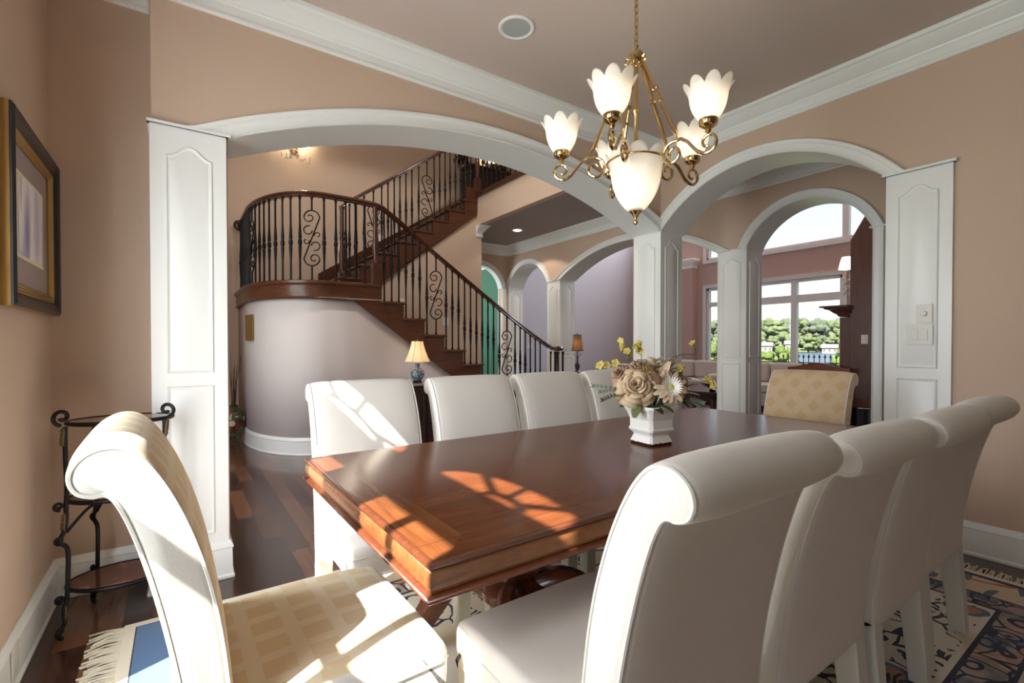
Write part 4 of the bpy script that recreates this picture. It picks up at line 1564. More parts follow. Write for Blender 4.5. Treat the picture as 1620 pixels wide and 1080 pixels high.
for i, (r0, z0, r1, z1) in enumerate([(-0.15, 0.24, -0.27, 0.262), (-0.14, 0.22, -0.23, 0.20), (-0.14, 0.235, -0.24, 0.235), (0.14, 0.20, 0.21, 0.185), (0.15, 0.19, 0.20, 0.155)]):
    L = HUB - Vector((0, 0, 0.02))
    t = thing('green_sprig', 'feathery grey green sprig at the %s of the bouquet' % ('left' if r0 < 0 else 'right'), 'leaf', tuple(L), group='feathery sprigs at the %s of the bouquet' % ('left' if r0 < 0 else 'right'))
    path = catmull([tuple(q - L) for q in (HUB, V(r0, 0.05, z0), V(r1, 0.06, z1))], 7)
    mb = MB().tube(path, 0.0010, 4)
    for q in range(6, len(path)):
        for sg in (-1, 1):
            petal(mb, path[q], (Vector(path[q]) - Vector(path[q - 1])).normalized() + Vector((0, 0, sg * 0.9)), FW, 0.014, 0.003, 0.1, 0, 3)
    thicken(obj('fronds', mb, FL['grey'] if i != 1 else FL['leafd'], t), 0.0006)

# ================================================================ chandelier
gl_ = bpy.data.materials.new('frosted_glass_lit')
gl_.use_nodes = True
t = gl_.node_tree
b = t.nodes['Principled BSDF']
b.inputs['Base Color'].default_value = (1.0, 0.97, 0.92, 1)
b.inputs['Roughness'].default_value = 0.35
b.inputs['Transmission Weight'].default_value = 0.0
b.inputs['Emission Color'].default_value = (1.0, 0.93, 0.82, 1)
b.inputs['Emission Strength'].default_value = 0.0
trl = t.nodes.new('ShaderNodeBsdfTranslucent')
trl.inputs['Color'].default_value = (1.0, 0.96, 0.9, 1)
trp = t.nodes.new('ShaderNodeBsdfTransparent')
m1 = t.nodes.new('ShaderNodeMixShader')
m2 = t.nodes.new('ShaderNodeMixShader')
m1.inputs[0].default_value = 0.5
m2.inputs[0].default_value = 0.20
t.links.new(b.outputs[0], m1.inputs[1])
t.links.new(trl.outputs[0], m1.inputs[2])
t.links.new(m1.outputs[0], m2.inputs[1])
t.links.new(trp.outputs[0], m2.inputs[2])
t.links.new(m2.outputs[0], [n for n in t.nodes if n.type == 'OUTPUT_MATERIAL'][0].inputs['Surface'])
k = N(gl_)
wv = k.n('ShaderNodeTexVoronoi', feature='DISTANCE_TO_EDGE')
wv.inputs['Scale'].default_value = 45
k.l(k.coords('Object'), wv.inputs['Vector'])
bp = k.n('ShaderNodeBump')
bp.inputs['Strength'].default_value = 0.5
bp.inputs['Distance'].default_value = 0.004
k.l(wv.outputs['Distance'], bp.inputs['Height'])
k.l(bp.outputs[0], b.inputs['Normal'])
k.l(bp.outputs[0], trl.inputs['Normal'])
M['frost'] = gl_
M['bulb'] = mat('bulb_glow', (1, 1, 1), 0.5, emit=(1.0, 0.90, 0.74), es=16)
BR = mat('polished_antique_brass', (0.62, 0.45, 0.22), 0.18, 1.0)

CX, CY = 1.678, 1.438
ch_ = thing('chandelier', 'antique brass chandelier with five frosted petal shades and a centre bowl', 'chandelier', (CX, CY, 0))
# chain of links
mb = MB()
z = 3.055
i = 0
while z > 2.55:
    pts = []
    for q in range(12):
        a = 2 * PI * q / 12
        u, w = 0.009 * math.cos(a), 0.020 * math.sin(a)
        pts.append((u if i % 2 == 0 else 0, 0 if i % 2 == 0 else u, z - 0.022 + w))
    mb.tube(pts, 0.0022, 6, closed=True)
    z -= 0.031
    i += 1
obj('chain', mb, BR, ch_)
obj('cord', MB().tube([(0.004 * math.sin(q * 1.3), 0.004 * math.cos(q), 3.05 - q * 0.05) for q in range(11)], 0.0018, 5), BR, ch_)
obj('canopy', MB().lathe([(0.0001, 3.059), (0.055, 3.059), (0.055, 3.045), (0.040, 3.025), (0.012, 3.015), (0.0001, 3.01)], n=24), BR, ch_)
obj('hub', MB().lathe([(0.0001, 2.535), (0.012, 2.53), (0.008, 2.515), (0.022, 2.505), (0.030, 2.495), (0.031, 2.455), (0.026, 2.445), (0.012, 2.435), (0.0001, 2.43)], n=20), BR, ch_)
RZ = 2.000     # rim height of the bowl
obj('centre_rod', MB().lathe([(0.010, 2.44), (0.010, 2.26), (0.016, 2.25), (0.020, 2.24), (0.016, 2.23), (0.010, 2.22), (0.010, 2.03), (0.014, 2.02), (0.014, 1.99)], n=14), BR, ch_)
obj('bowl_ring', MB().tube([(0.126 * math.cos(2 * PI * q / 40), 0.126 * math.sin(2 * PI * q / 40), RZ + 0.012) for q in range(40)], 0.0048, 8, closed=True), BR, ch_)


def petal_shade(mb, r0, r1, h, z0, lobes=8, n=96, flare=0.10, notch=0.22, rnd_=2.6):
    """tulip shade: rounded cup, flared rim of rounded petals with sharp valleys"""
    rows = []
    m_ = 18
    for i in range(m_ + 1):
        t_ = i / m_
        row = []
        for q in range(n):
            a = 2 * PI * q / n
            lob = abs(math.cos(lobes * a / 2)) ** 0.8
            hh = h * (t_ * (1 - notch * (1 - lob) * t_ ** 2))
            rr = r0 + (r1 - r0) * (1 - (1 - min(1, t_ * 1.1)) ** rnd_)
            rr *= 1 + flare * (max(0, t_ - 0.66) * 2.9) ** 1.6 * (0.35 + lob) + 0.014 * lob * t_
            row.append((rr * math.cos(a), rr * math.sin(a), z0 + hh))
        rows.append(row)
    vs = [p for r_ in rows for p in r_]
    fs = [(i * n + q, i * n + (q + 1) % n, (i + 1) * n + (q + 1) % n, (i + 1) * n + q) for i in range(m_) for q in range(n)]
    mb.add(vs, fs)
    return mb


bowl = MB()
petal_shade(bowl, 0.030, 0.110, 0.262, 1.796, 8, 96, 0.16, 0.16, 3.0)
thicken(obj('bowl_shade', bowl, M['frost'], ch_, angle=70), 0.003)
obj('finial', MB().lathe([(0.0001, 1.735), (0.009, 1.742), (0.011, 1.750), (0.006, 1.760), (0.008, 1.768), (0.020, 1.788), (0.030, 1.797), (0.032, 1.803), (0.0001, 1.806)], n=18), BR, ch_)
obj('bulb', MB().ball((0, 0, 1.90), 0.030, 10, (1, 1, 1.2)), M['bulb'], ch_)
lt = light('chandelier_bowl_lamp', 'POINT', (CX, CY, 1.90), 3.0, (1.0, 0.80, 0.56), radius=0.03)
base_ang = math.atan2((-RT * -0.154 + FW * 0.28).y, (-RT * -0.154 + FW * 0.28).x)
v0 = RT * -0.165 + FW * 0.285
a0 = math.atan2(v0.y, v0.x)
AR = 0.332
for q in range(5):
    a = a0 + 2 * PI * q / 5
    ca, sa = math.cos(a), math.sin(a)
    P = lambda r_, z: (r_ * ca, r_ * sa, z)
    # S scroll arm from ring to cup
    inner = [P(r_, z) for r_, z in spiral((0.180, 2.000), 0.012, 0.052, R(560), R(70), 26)]
    mid = [P(0.215, 2.052), P(0.245, 2.030), P(0.270, 1.998), P(0.292, 1.972)]
    outer = [P(r_, z) for r_, z in spiral((0.330, 2.002), 0.045, 0.014, R(215), R(640), 24)]
    pth = inner + mid + outer
    obj('arm', MB().tube(pth, [0.004 + 0.003 * min(1, i / 10) if i < 40 else 0.006 for i in range(len(pth))], 8), BR, ch_)
    obj('arm_bracket', MB().tube([P(0.124, RZ + 0.012), P(0.140, 2.003), P(0.150, 1.985)], 0.005, 8), BR, ch_)
    # slanting rod from hub to arm
    p0, p1 = Vector(P(0.030, 2.455)), Vector(P(0.190, 2.085))
    mb = MB().tube([p0, p0.lerp(p1, 0.38), p0.lerp(p1, 0.40), p0.lerp(p1, 0.415), p0.lerp(p1, 0.43), p0.lerp(p1, 0.56), p0.lerp(p1, 0.575), p0.lerp(p1, 0.59), p1],
                   [0.0085, 0.0085, 0.015, 0.017, 0.0085, 0.0085, 0.013, 0.0085, 0.0085], 10)
    mb.tube([P(0.024, 2.47), P(0.045, 2.478), P(0.048, 2.455), P(0.034, 2.447)], 0.004, 6)
    mb.tube([p1, P(0.195, 2.075), P(0.198, 2.052)], [0.010, 0.006, 0.006], 8)
    obj('rod', mb, BR, ch_)
    cup = MB().lathe([(0.006, 2.035), (0.012, 2.044), (0.010, 2.052), (0.020, 2.058), (0.033, 2.066), (0.036, 2.072), (0.036, 2.088), (0.032, 2.092), (0.0001, 2.092)], (AR * ca, AR * sa, 0), 20)
    obj('shade_cup', cup, BR, ch_)
    sh = petal_shade(MB(), 0.032, 0.072, 0.145, 2.088, 8, 96, 0.24, 0.22, 3.0)
    sh.v = [(x + AR * ca, y + AR * sa, z) for x, y, z in sh.v]
    thicken(obj('shade', sh, M['frost'], ch_, angle=70), 0.0028)
    obj('bulb', MB().ball((AR * ca, AR * sa, 2.150), 0.022, 8, (1, 1, 1.3)), M['bulb'], ch_)
    light('chandelier_lamp', 'POINT', (CX + AR * ca, CY + AR * sa, 2.15), 2.2, (1.0, 0.80, 0.56), radius=0.022)

# ================================================================ wall and ceiling fittings of the dining room
sp_ = thing('ceiling_speaker', 'round white ceiling speaker with grey grille', 'speaker', (1.632, 2.294, ZC))
obj('rim', MB().lathe([(0.104, 0.0), (0.106, -0.006), (0.098, -0.010), (0.084, -0.007), (0.084, 0.0)], n=40), M['trim'], sp_)
gm = mat('speaker_grille', (0.42, 0.45, 0.42), 0.6)
k = N(gm)
k.bump(k.noise(k.coords('Object'), 500, 1).outputs[0], 0.4, 0.002)
obj('grille', MB().lathe([(0.0001, -0.006), (0.085, -0.005), (0.085, 0.0)], n=40), gm, sp_)

pf = thing('framed_picture', 'black and gold framed abstract print on the left wall', 'picture', (-0.494, 2.665, 1.68))
yo, zo = 0.375, 0.345
def frame_ring(prof, yh, zh):
    rings = []
    for (sy, sz) in ((-1, -1), (1, -1), (1, 1), (-1, 1)):
        rings.append([(d, sy * (yh - o), sz * (zh - o)) for o, d in prof])
    return MB().loft(rings, closed=True)
obj('outer_frame', frame_ring([(0, 0), (0, 0.034), (0.010, 0.042), (0.030, 0.038), (0.050, 0.024), (0.054, 0.016), (0.054, 0)], yo, zo), M['pic_black'], pf, angle=30)
obj('gilt_frame', frame_ring([(0.052, 0), (0.052, 0.022), (0.058, 0.026), (0.064, 0.020), (0.070, 0.024), (0.076, 0.018), (0.082, 0.020), (0.088, 0.014), (0.088, 0)], yo, zo), M['pic_gold'], pf, angle=30)
obj('gilt_side', MB().box(0.001, 0.028, -yo - 0.002, -yo + 0.004, -zo, zo).box(0.001, 0.028, -yo, yo, -zo - 0.002, -zo + 0.004).box(0.001, 0.028, -yo, yo, zo - 0.004, zo + 0.002), M['pic_gold'], pf)
obj('mat_board', MB().box(0.002, 0.008, -yo + 0.085, yo - 0.085, -zo + 0.085, zo - 0.085), mat('grey_brown_mat', (0.34, 0.27, 0.25), 0.8), pf, smooth=False)
obj('inner_mat', MB().box(0.008, 0.010, -0.205, 0.205, -0.155, 0.165), mat('cream_inner_mat', (0.72, 0.66, 0.48), 0.8), pf, smooth=False)
am = mat('abstract_print', (0.7, 0.66, 0.66), 0.8)
k = N(am)
nn_ = k.noise(k.coords('Object', (1, 3.2, 0.7), loc=(0.3, 0.8, 0)), 2.6, 1, 0.3, 0.1)
k.color(k.ramp(nn_.outputs[0], [(0.30, (0.22, 0.20, 0.36)), (0.44, (0.70, 0.64, 0.68)), (0.55, (0.78, 0.73, 0.68)), (0.66, (0.30, 0.18, 0.13)), (0.74, (0.52, 0.30, 0.10))]))
obj('print', MB().box(0.010, 0.012, -0.192, 0.192, -0.142, 0.152), am, pf, smooth=False)

def plate(name, label, cat, axis, w, sg, u, z, wu, hz, kind):
    t = thing(name, label, cat, P3(axis, u, w, z))
    mb = MB()
    lo, hi = P3(axis, -wu / 2, 0 if sg > 0 else -0.006, -hz / 2), P3(axis, wu / 2, 0.006 if sg > 0 else 0, hz / 2)
    mb.box(min(lo[0], hi[0]), max(lo[0], hi[0]), min(lo[1], hi[1]), max(lo[1], hi[1]), lo[2], hi[2])
    obj('cover_plate', mb, M['plate'], t, smooth=False, bevel=0.002)
    def bxl(u0, u1, d, z0, z1, nm):
        a, b_ = P3(axis, u0, sg * 0.006, z0), P3(axis, u1, sg * (0.006 + d), z1)
        obj(nm, MB().box(min(a[0], b_[0]), max(a[0], b_[0]), min(a[1], b_[1]), max(a[1], b_[1]), z0, z1), M['plate'], t, smooth=False, bevel=0.0015)
    if kind == 'knob':
        m_ = MB().lathe([(0.017, 0), (0.016, 0.012), (0.013, 0.015), (0.0001, 0.015)], n=20)
        m_.xf(frame_to(P3(axis, 0, sg * 0.006, 0), P3(axis, 0, sg, 0)))
        obj('knob', m_, M['plate'], t)
    elif kind == 'outlet':
        bxl(-0.017, 0.017, 0.002, 0.008, 0.036, 'socket')
        bxl(-0.017, 0.017, 0.002, -0.036, -0.008, 'socket')
    else:
        for j in range(kind):
            c = (j - (kind - 1) / 2) * 0.046
            bxl(c - 0.016, c + 0.016, 0.004, -0.033, 0.033, 'rocker')
    return t

plate('dimmer_switch', 'square white dimmer with a round knob on the right pilaster', 'switch', 'y', XC - 0.030, -1, 0.935, 1.388, 0.078, 0.112, 'knob')
plate('light_switch', 'white double rocker switch plate below the dimmer on the right pilaster', 'switch', 'y', XC - 0.030, -1, 0.955, 1.262, 0.125, 0.122, 2)
plate('wall_outlet', 'white outlet plate set in the baseboard of the left wall', 'outlet', 'y', -0.480, 1, 2.335, 0.105, 0.075, 0.115, 'outlet')

# ================================================================ iron etagere in the corner
et = thing('etagere', 'black wrought iron three tier plant stand with brown marble shelves', 'stand', (-0.215, 2.765, 0))
mar = mat('brown_marble', (0.12, 0.05, 0.04), 0.12, coat=0.5)
k = N(mar)
k.color(k.ramp(k.noise(k.coords('Object'), 9, 6, 0.7, 1.5).outputs[0], [(0.35, (0.06, 0.022, 0.018)), (0.55, (0.14, 0.05, 0.038)), (0.68, (0.36, 0.20, 0.15))]))
brz = mat('aged_gold_leaf', (0.22, 0.16, 0.07), 0.5, 0.5)
EXL = [(-0.172, -0.125), (0.155, -0.075), (-0.105, 0.13)]
for z, ra, rb in ((0.165, 0.19, 0.135), (0.535, 0.185, 0.13), (0.865, 0.185, 0.13)):
    ring = [(ra * math.cos(2 * PI * q / 40), rb * math.sin(2 * PI * q / 40), z) for q in range(40)]
    s_ = obj('shelf', MB().ext([(x * 0.97, y * 0.97) for x, y, _ in ring], 'z', z - 0.006, z + 0.006), mar, et, bevel=0.002)
    obj('shelf_rim', MB().tube(ring, 0.0095, 8, closed=True), M['iron'], s_)
for (lx, ly) in EXL:
    d = Vector((lx, ly, 0)).normalized()
    def Q(o, z): return (lx + d.x * o, ly + d.y * o, z)
    pts = catmull([Q(0.02, 0.0), Q(0.035, 0.03), Q(0.010, 0.06), Q(0.012, 0.11), Q(0.0, 0.165), Q(-0.004, 0.25), Q(-0.004, 0.36), Q(0.022, 0.40), Q(0.005, 0.445), Q(0.0, 0.50), Q(0.0, 0.535), Q(-0.004, 0.62), Q(0.0, 0.74), Q(0.0, 0.865)], 5)
    lg = obj('leg', MB().tube(pts, 0.0085, 8), M['iron'], et)
    if ly < 0.1:
        obj('scroll', MB().tube([Q(o, z) for o, z in spiral((0.010, 0.905), 0.034, 0.008, R(-80), R(330), 20)], 0.008, 8), M['iron'], lg)
    for zc_, r_ in ((0.405, 0.016), (0.545, 0.018), (0.165, 0.016), (0.035, 0.014)):
        obj('scroll', MB().tube([Q(o + 0.018, z) for o, z in spiral((0.006, zc_), r_, 0.004, R(-100), R(350), 14)], 0.0062, 6), M['iron'], lg)
    for zc_ in (0.09, 0.47, 0.82):
        lf = MB()
        for q in range(4):
            petal(lf, Q(0.004, zc_ + 0.016 * q - 0.035), Vector((0.18 * (q - 1.5) * -d.y + d.x * 0.12, 0.18 * (q - 1.5) * d.x + d.y * 0.12, 1.0)), d, 0.030, 0.011, 0.6, 0.05, 4)
        thicken(obj('gilded_leaf', lf, brz, lg), 0.003)
mb = MB()
for i, (lx, ly) in enumerate(EXL):
    mb.tube(catmull([(lx, ly, 0.43), (lx * 0.6, ly * 0.6, 0.51), (lx * 0.2, ly * 0.2, 0.52)], 5), 0.006, 6)
obj('brace', mb, M['iron'], et)
# ================================================================ foyer furniture
cb = thing('console_cabinet', 'dark carved wood cabinet with arched door panels and stone top below the stairs', 'cabinet', (2.28, 5.15, 0))
obj('body', MB().box(-0.38, 0.38, -0.19, 0.20, 0.06, 0.735).box(-0.40, 0.40, -0.21, 0.21, 0.0, 0.07), M['dark'], cb, smooth=False, bevel=0.006)
obj('top', MB().box(-0.42, 0.42, -0.225, 0.225, 0.738, 0.765), mat('brown_marble_top', (0.26, 0.20, 0.17), 0.2), cb, bevel=0.008)
for i in range(4):
    x0 = -0.37 + i * 0.185
    dm = MB().box(x0 + 0.004, x0 + 0.181, -0.204, -0.19, 0.09, 0.72)
    ridge(dm, 'x', -0.204, -1, panel_outline(x0 + 0.035, x0 + 0.150, 0.34, 0.62, 0.05), 0.012, 0.012)
    ridge(dm, 'x', -0.204, -1, panel_outline(x0 + 0.035, x0 + 0.150, 0.12, 0.29), 0.012, 0.012)
    do = obj('door', dm, M['dark'], cb)
    obj('knob', MB().ball((x0 + (0.165 if i % 2 == 0 else 0.02), -0.212, 0.42), 0.008, 6), M['brass'], do)

lp = thing('table_lamp', 'blue and white ginger jar lamp with cream bell shade on the dark cabinet', 'lamp', (2.235, 5.10, 0.765))
cer = mat('blue_white_porcelain', (0.12, 0.17, 0.24), 0.12, coat=0.6)
k = N(cer)
k.color(k.ramp(k.noise(k.coords('Object'), 42, 4, 0.6, 1.0).outputs[0], [(0.44, (0.045, 0.075, 0.13)), (0.54, (0.13, 0.18, 0.22)), (0.62, (0.42, 0.46, 0.46))]))
obj('base', MB().lathe([(0.055, 0), (0.055, 0.012), (0.048, 0.016), (0.050, 0.028), (0.0001, 0.028)], n=8), mat('lamp_base_black', (0.01, 0.008, 0.008), 0.25), lp)
obj('jar', MB().lathe([(0.040, 0.028), (0.060, 0.045), (0.078, 0.075), (0.082, 0.105), (0.072, 0.135), (0.045, 0.160), (0.028, 0.172), (0.024, 0.190), (0.026, 0.215), (0.030, 0.222), (0.0001, 0.224)], n=28), cer, lp)
shm = mat('cream_lamp_shade', (0.80, 0.74, 0.62), 0.8)
def translucent(m, col, fac):
    t = m.node_tree
    b = t.nodes['Principled BSDF']
    tl = t.nodes.new('ShaderNodeBsdfTranslucent')
    tl.inputs['Color'].default_value = (*col, 1)
    mx = t.nodes.new('ShaderNodeMixShader')
    mx.inputs[0].default_value = fac
    t.links.new(b.outputs[0], mx.inputs[1])
    t.links.new(tl.outputs[0], mx.inputs[2])
    t.links.new(mx.outputs[0], [n for n in t.nodes if n.type == 'OUTPUT_MATERIAL'][0].inputs['Surface'])
translucent(shm, (0.95, 0.86, 0.68), 0.5)
prof = [(0.145, 0.245), (0.118, 0.30), (0.092, 0.37), (0.074, 0.43), (0.066, 0.475)]
so = thicken(obj('shade', MB().lathe([(0.1451, 0.243)] + prof, n=48, lobes=8, lobe=0.02), shm, lp), 0.0015)
so.data.polygons.foreach_set('use_smooth', [True] * len(so.data.polygons))
rb_ = MB()
for q in range(8):
    a = 2 * PI * q / 8
    rb_.tube([(r_ * 1.022 * math.cos(a), r_ * 1.022 * math.sin(a), z) for r_, z in prof], 0.0022, 5)
obj('shade_ribs', rb_, mat('shade_rib', (0.40, 0.34, 0.26), 0.7), so)
obj('finial', MB().lathe([(0.003, 0.46), (0.003, 0.48), (0.009, 0.486), (0.006, 0.495), (0.0001, 0.498)], n=10).lathe([(0.003, 0.22), (0.003, 0.47)], n=6), M['brass'], lp)
light('jar_lamp_bulb', 'POINT', (2.235, 5.10, 0.765 + 0.34), 2.2, (1.0, 0.82, 0.60), radius=0.03)

ped = thing('pedestal_stand', 'tall dark carved pedestal between the dining chairs and the arch', 'stand', (4.17, 4.52, 0))
obj('column', MB().lathe([(0.15, 0), (0.15, 0.03), (0.12, 0.06), (0.07, 0.09), (0.05, 0.16), (0.08, 0.24), (0.085, 0.34), (0.06, 0.44), (0.045, 0.58), (0.07, 0.66), (0.06, 0.72), (0.10, 0.78)], n=20), M['dark'], ped)
obj('top', MB().lathe([(0.10, 0.78), (0.13, 0.80), (0.135, 0.82), (0.0001, 0.825)], n=24), M['dark'], ped)
l2 = thing('buffet_lamp', 'slender dark candlestick lamp with small bronze shade on the carved pedestal', 'lamp', (4.155, 4.50, 0.825))
obj('stick', MB().lathe([(0.055, 0), (0.055, 0.012), (0.035, 0.03), (0.018, 0.05), (0.030, 0.09), (0.034, 0.12), (0.015, 0.15), (0.012, 0.20), (0.018, 0.22), (0.008, 0.25), (0.008, 0.32)], n=16), M['dark'], l2)
bz = mat('bronze_silk_shade', (0.20, 0.13, 0.07), 0.6)
translucent(bz, (0.75, 0.50, 0.25), 0.35)
s2 = thicken(obj('shade', MB().lathe([(0.075, 0.30), (0.066, 0.37), (0.056, 0.44), (0.052, 0.50)], n=24), bz, l2), 0.0015)
obj('shade_trim', MB().lathe([(0.077, 0.297), (0.078, 0.305), (0.075, 0.306)], n=24).lathe([(0.052, 0.496), (0.055, 0.500), (0.052, 0.506)], n=24), M['dark'], s2)
obj('finial', MB().lathe([(0.003, 0.32), (0.003, 0.52), (0.007, 0.527), (0.0001, 0.535)], n=8), M['dark'], l2)
dr = MB()
for q in range(5):
    a = 2 * PI * q / 5
    dr.ball((0.045 * math.cos(a), 0.045 * math.sin(a), 0.245), 0.007, 5, (1, 1, 1.8))
    dr.tube([(0.008 * math.cos(a), 0.008 * math.sin(a), 0.27), (0.03 * math.cos(a), 0.03 * math.sin(a), 0.285), (0.045 * math.cos(a), 0.045 * math.sin(a), 0.26)], 0.002, 4)
obj('crystal_drops', dr, mat('crystal', (0.75, 0.75, 0.78), 0.05, trans=0.6), l2)
light('buffet_lamp_bulb', 'POINT', (4.155, 4.50, 0.825 + 0.39), 0.5, (1.0, 0.72, 0.42), radius=0.02)

fv = thing('floor_vase', 'tall dark red floor vase painted with pale flowers beside the curved stair wall', 'vase', (0.528, 6.65, 0))
fv.scale = (0.9, 0.9, 0.97)
vm = mat('painted_red_vase', (0.16, 0.015, 0.012), 0.15, coat=0.6)
k = N(vm)
co = k.coords('Object')
v1 = k.n('ShaderNodeTexVoronoi', feature='F1')
v1.inputs['Scale'].default_value = 10
k.l(co, v1.inputs['Vector'])
n1 = k.noise(co, 13, 3, 0.6, 0.8)
c = k.ramp(n1.outputs[0], [(0.42, (0.15, 0.012, 0.010)), (0.50, (0.03, 0.05, 0.02)), (0.60, (0.10, 0.14, 0.05)), (0.66, (0.20, 0.02, 0.015))])
sp = k.n('ShaderNodeSeparateXYZ')
k.l(co, sp.inputs[0])
md = k.math('MULTIPLY', k.math('LESS_THAN', v1.outputs['Distance'], 0.40), k.math('MULTIPLY', k.math('GREATER_THAN', sp.outputs[2], 0.13), k.math('LESS_THAN', sp.outputs[2], 0.36)))
c = k.mix(md, c, k.ramp(v1.outputs['Distance'], [(0.10, (0.55, 0.45, 0.22)), (0.22, (0.70, 0.62, 0.46)), (0.38, (0.50, 0.42, 0.30))]))
k.color(c)
obj('body', MB().lathe([(0.0001, 0.0), (0.072, 0.0), (0.075, 0.02), (0.095, 0.10), (0.125, 0.20), (0.138, 0.29), (0.132, 0.36), (0.105, 0.41), (0.065, 0.44), (0.052, 0.455), (0.056, 0.475), (0.064, 0.482), (0.050, 0.484), (0.044, 0.45)], n=32), vm, fv)
tw = thing('dried_branches', 'thin bare brown branches standing in the red floor vase', 'branches', (0.528, 6.65, 0.42))
rnd = random.Random(4)
mb = MB()
for q in range(15):
    a = rnd.uniform(0, 2 * PI)
    s_ = rnd.uniform(0.02, 0.11)
    L_ = rnd.uniform(0.4, 0.72)
    mb.tube([(0.02 * math.cos(a), 0.02 * math.sin(a), 0), (s_ * 0.4 * math.cos(a), s_ * 0.4 * math.sin(a), L_ * 0.5), (s_ * math.cos(a), s_ * math.sin(a), L_)], [0.0035, 0.0025, 0.0012], 5)
bo = obj('twigs', mb, mat('twig_brown', (0.06, 0.035, 0.022), 0.8), tw)
bo['kind'] = 'stuff'

gf = thing('wall_grille', 'small brass framed panel on the curved wall below the landing', 'panel', (0.668, 6.30, 1.40))
obj('frame', MB().box(-0.008, 0.004, -0.11, 0.11, -0.15, 0.15), M['pic_gold'], gf, smooth=False, bevel=0.003)
gf.rotation_euler = (0, 0, R(14))

sc = thing('crystal_sconce', 'crystal wall sconce glowing high on the foyer wall above the stairs', 'sconce', (1.38, 7.49, 4.02))
cr = mat('crystal_glass', (0.85, 0.85, 0.88), 0.05, trans=0.5)
obj('back_plate', MB().lathe([(0.06, 0), (0.05, 0.015), (0.0001, 0.02)], n=20).xf(Matrix.Rotation(PI / 2, 4, 'X')), M['brass'], sc)
for sg in (-1, 1):
    arm = obj('arm', MB().tube([(0, -0.01, 0), (sg * 0.08, -0.06, -0.04), (sg * 0.16, -0.08, 0.0), (sg * 0.18, -0.08, 0.05)], 0.006, 6), M['brass'], sc)
    obj('candle', MB().lathe([(0.012, 0.05), (0.012, 0.13), (0.0001, 0.17)], (sg * 0.18, -0.08, 0), 10), M['bulb'], arm)
dr = MB()
for q in range(26):
    u = rnd.uniform(-0.20, 0.20)
    dr.ball((u, -0.08 - rnd.uniform(0, 0.03), rnd.uniform(-0.16, 0.04) - abs(u) * 0.1), 0.011, 5, (1, 1, 1.7))
q_ = obj('crystal_drops', dr, cr, sc)
q_['kind'] = 'stuff'
light('sconce_bulb', 'POINT', (1.38, 7.36, 4.16), 7, (1.0, 0.78, 0.50), radius=0.05)

for nm, lab, x, z, w in (('light_switch', 'lit keypad on the foyer wall behind the landing balusters', 2.07, 2.68, 0.15),
                         ('light_switch', 'white switch plate behind the upper flight balusters', 2.66, 2.90, 0.11),
                         ('light_switch', 'white plate on the wall seen between the lower flight balusters', 3.02, 1.90, 0.10)):
    t_ = plate(nm, lab, 'switch', 'x', 7.498 if z > 2.2 else 6.424, -1, x if z > 2.2 else 2.60, z if z > 2.2 else 1.80, w, 0.115, 1)
plate('light_switch', 'white switch plate on the wall under the upper flight, left of the arch', 'switch', 'x', 6.424, -1, 3.27, 1.55, 0.10, 0.12, 1)
plate('light_switch', 'white switch plate on the lavender living room wall behind the small arch', 'switch', 'x', 8.998, -1, 6.78, 1.18, 0.14, 0.13, 2)
# recessed ceiling light
dl = thing('recessed_light', 'small recessed ceiling light in the foyer passage', 'light', (4.50, 6.30, 3.058))
obj('rim', MB().lathe([(0.085, 0.0), (0.085, -0.006), (0.070, -0.008), (0.064, 0.0)], n=28), M['trim'], dl)
obj('lens', MB().lathe([(0.0001, -0.004), (0.066, -0.004), (0.066, 0.0)], n=28), M['bulb'], dl)
light('recessed_lamp', 'SPOT', (4.50, 6.30, 3.04), 30, (1.0, 0.86, 0.68), (0, 0, -1), radius=0.05).data.spot_size = R(120)
dl2 = dup(dl, (4.50, 4.2, 3.058), 0, 'small recessed ceiling light in the foyer passage nearer the dining room arch')
light('recessed_lamp', 'SPOT', (4.50, 4.20, 3.04), 20, (1.0, 0.86, 0.68), (0, 0, -1), radius=0.05).data.spot_size = R(120)

for x_ in (1.4, 3.0):  # fill spots added above the view, with matching fixtures
    dup(dl, (x_, 4.3, 5.698), 0, 'added recessed fill light high in the two storey foyer ceiling', 'added recessed fill lights in the tall foyer ceiling')
    light('recessed_lamp', 'SPOT', (x_, 4.3, 5.66), 90, (1.0, 0.93, 0.84), (0, 0, -1), radius=0.05).data.spot_size = R(130)
# upstairs: console, mirror, sconces, lamp seen through the balusters
cn = thing('hall_console', 'dark wood console table on the upper floor behind the balcony balusters', 'table', (4.50, 7.28, 3.53))
obj('top', MB().box(-0.42, 0.42, -0.17, 0.20, 0.74, 0.78), M['dark'], cn, smooth=False, bevel=0.005)
obj('body', MB().box(-0.38, 0.38, -0.14, 0.18, 0.10, 0.74), M['dark'], cn, smooth=False, bevel=0.005)
mi = thing('wall_mirror', 'dark framed mirror on the upper floor wall between two leaf sconces', 'mirror', (4.50, 7.48, 4.75))
obj('frame', MB().loft([[(sx * (0.30 - o), -d, sz * (0.42 - o)) for o, d in ((0, 0), (0, 0.03), (0.03, 0.04), (0.06, 0.02), (0.06, 0))] for sx, sz in ((-1, -1), (1, -1), (1, 1), (-1, 1))], closed=True), M['dark'], mi, angle=30)
obj('glass', MB().box(-0.245, 0.245, -0.012, -0.008, -0.365, 0.365), mat('mirror_glass', (0.8, 0.8, 0.8), 0.02, 1.0), mi, smooth=False)
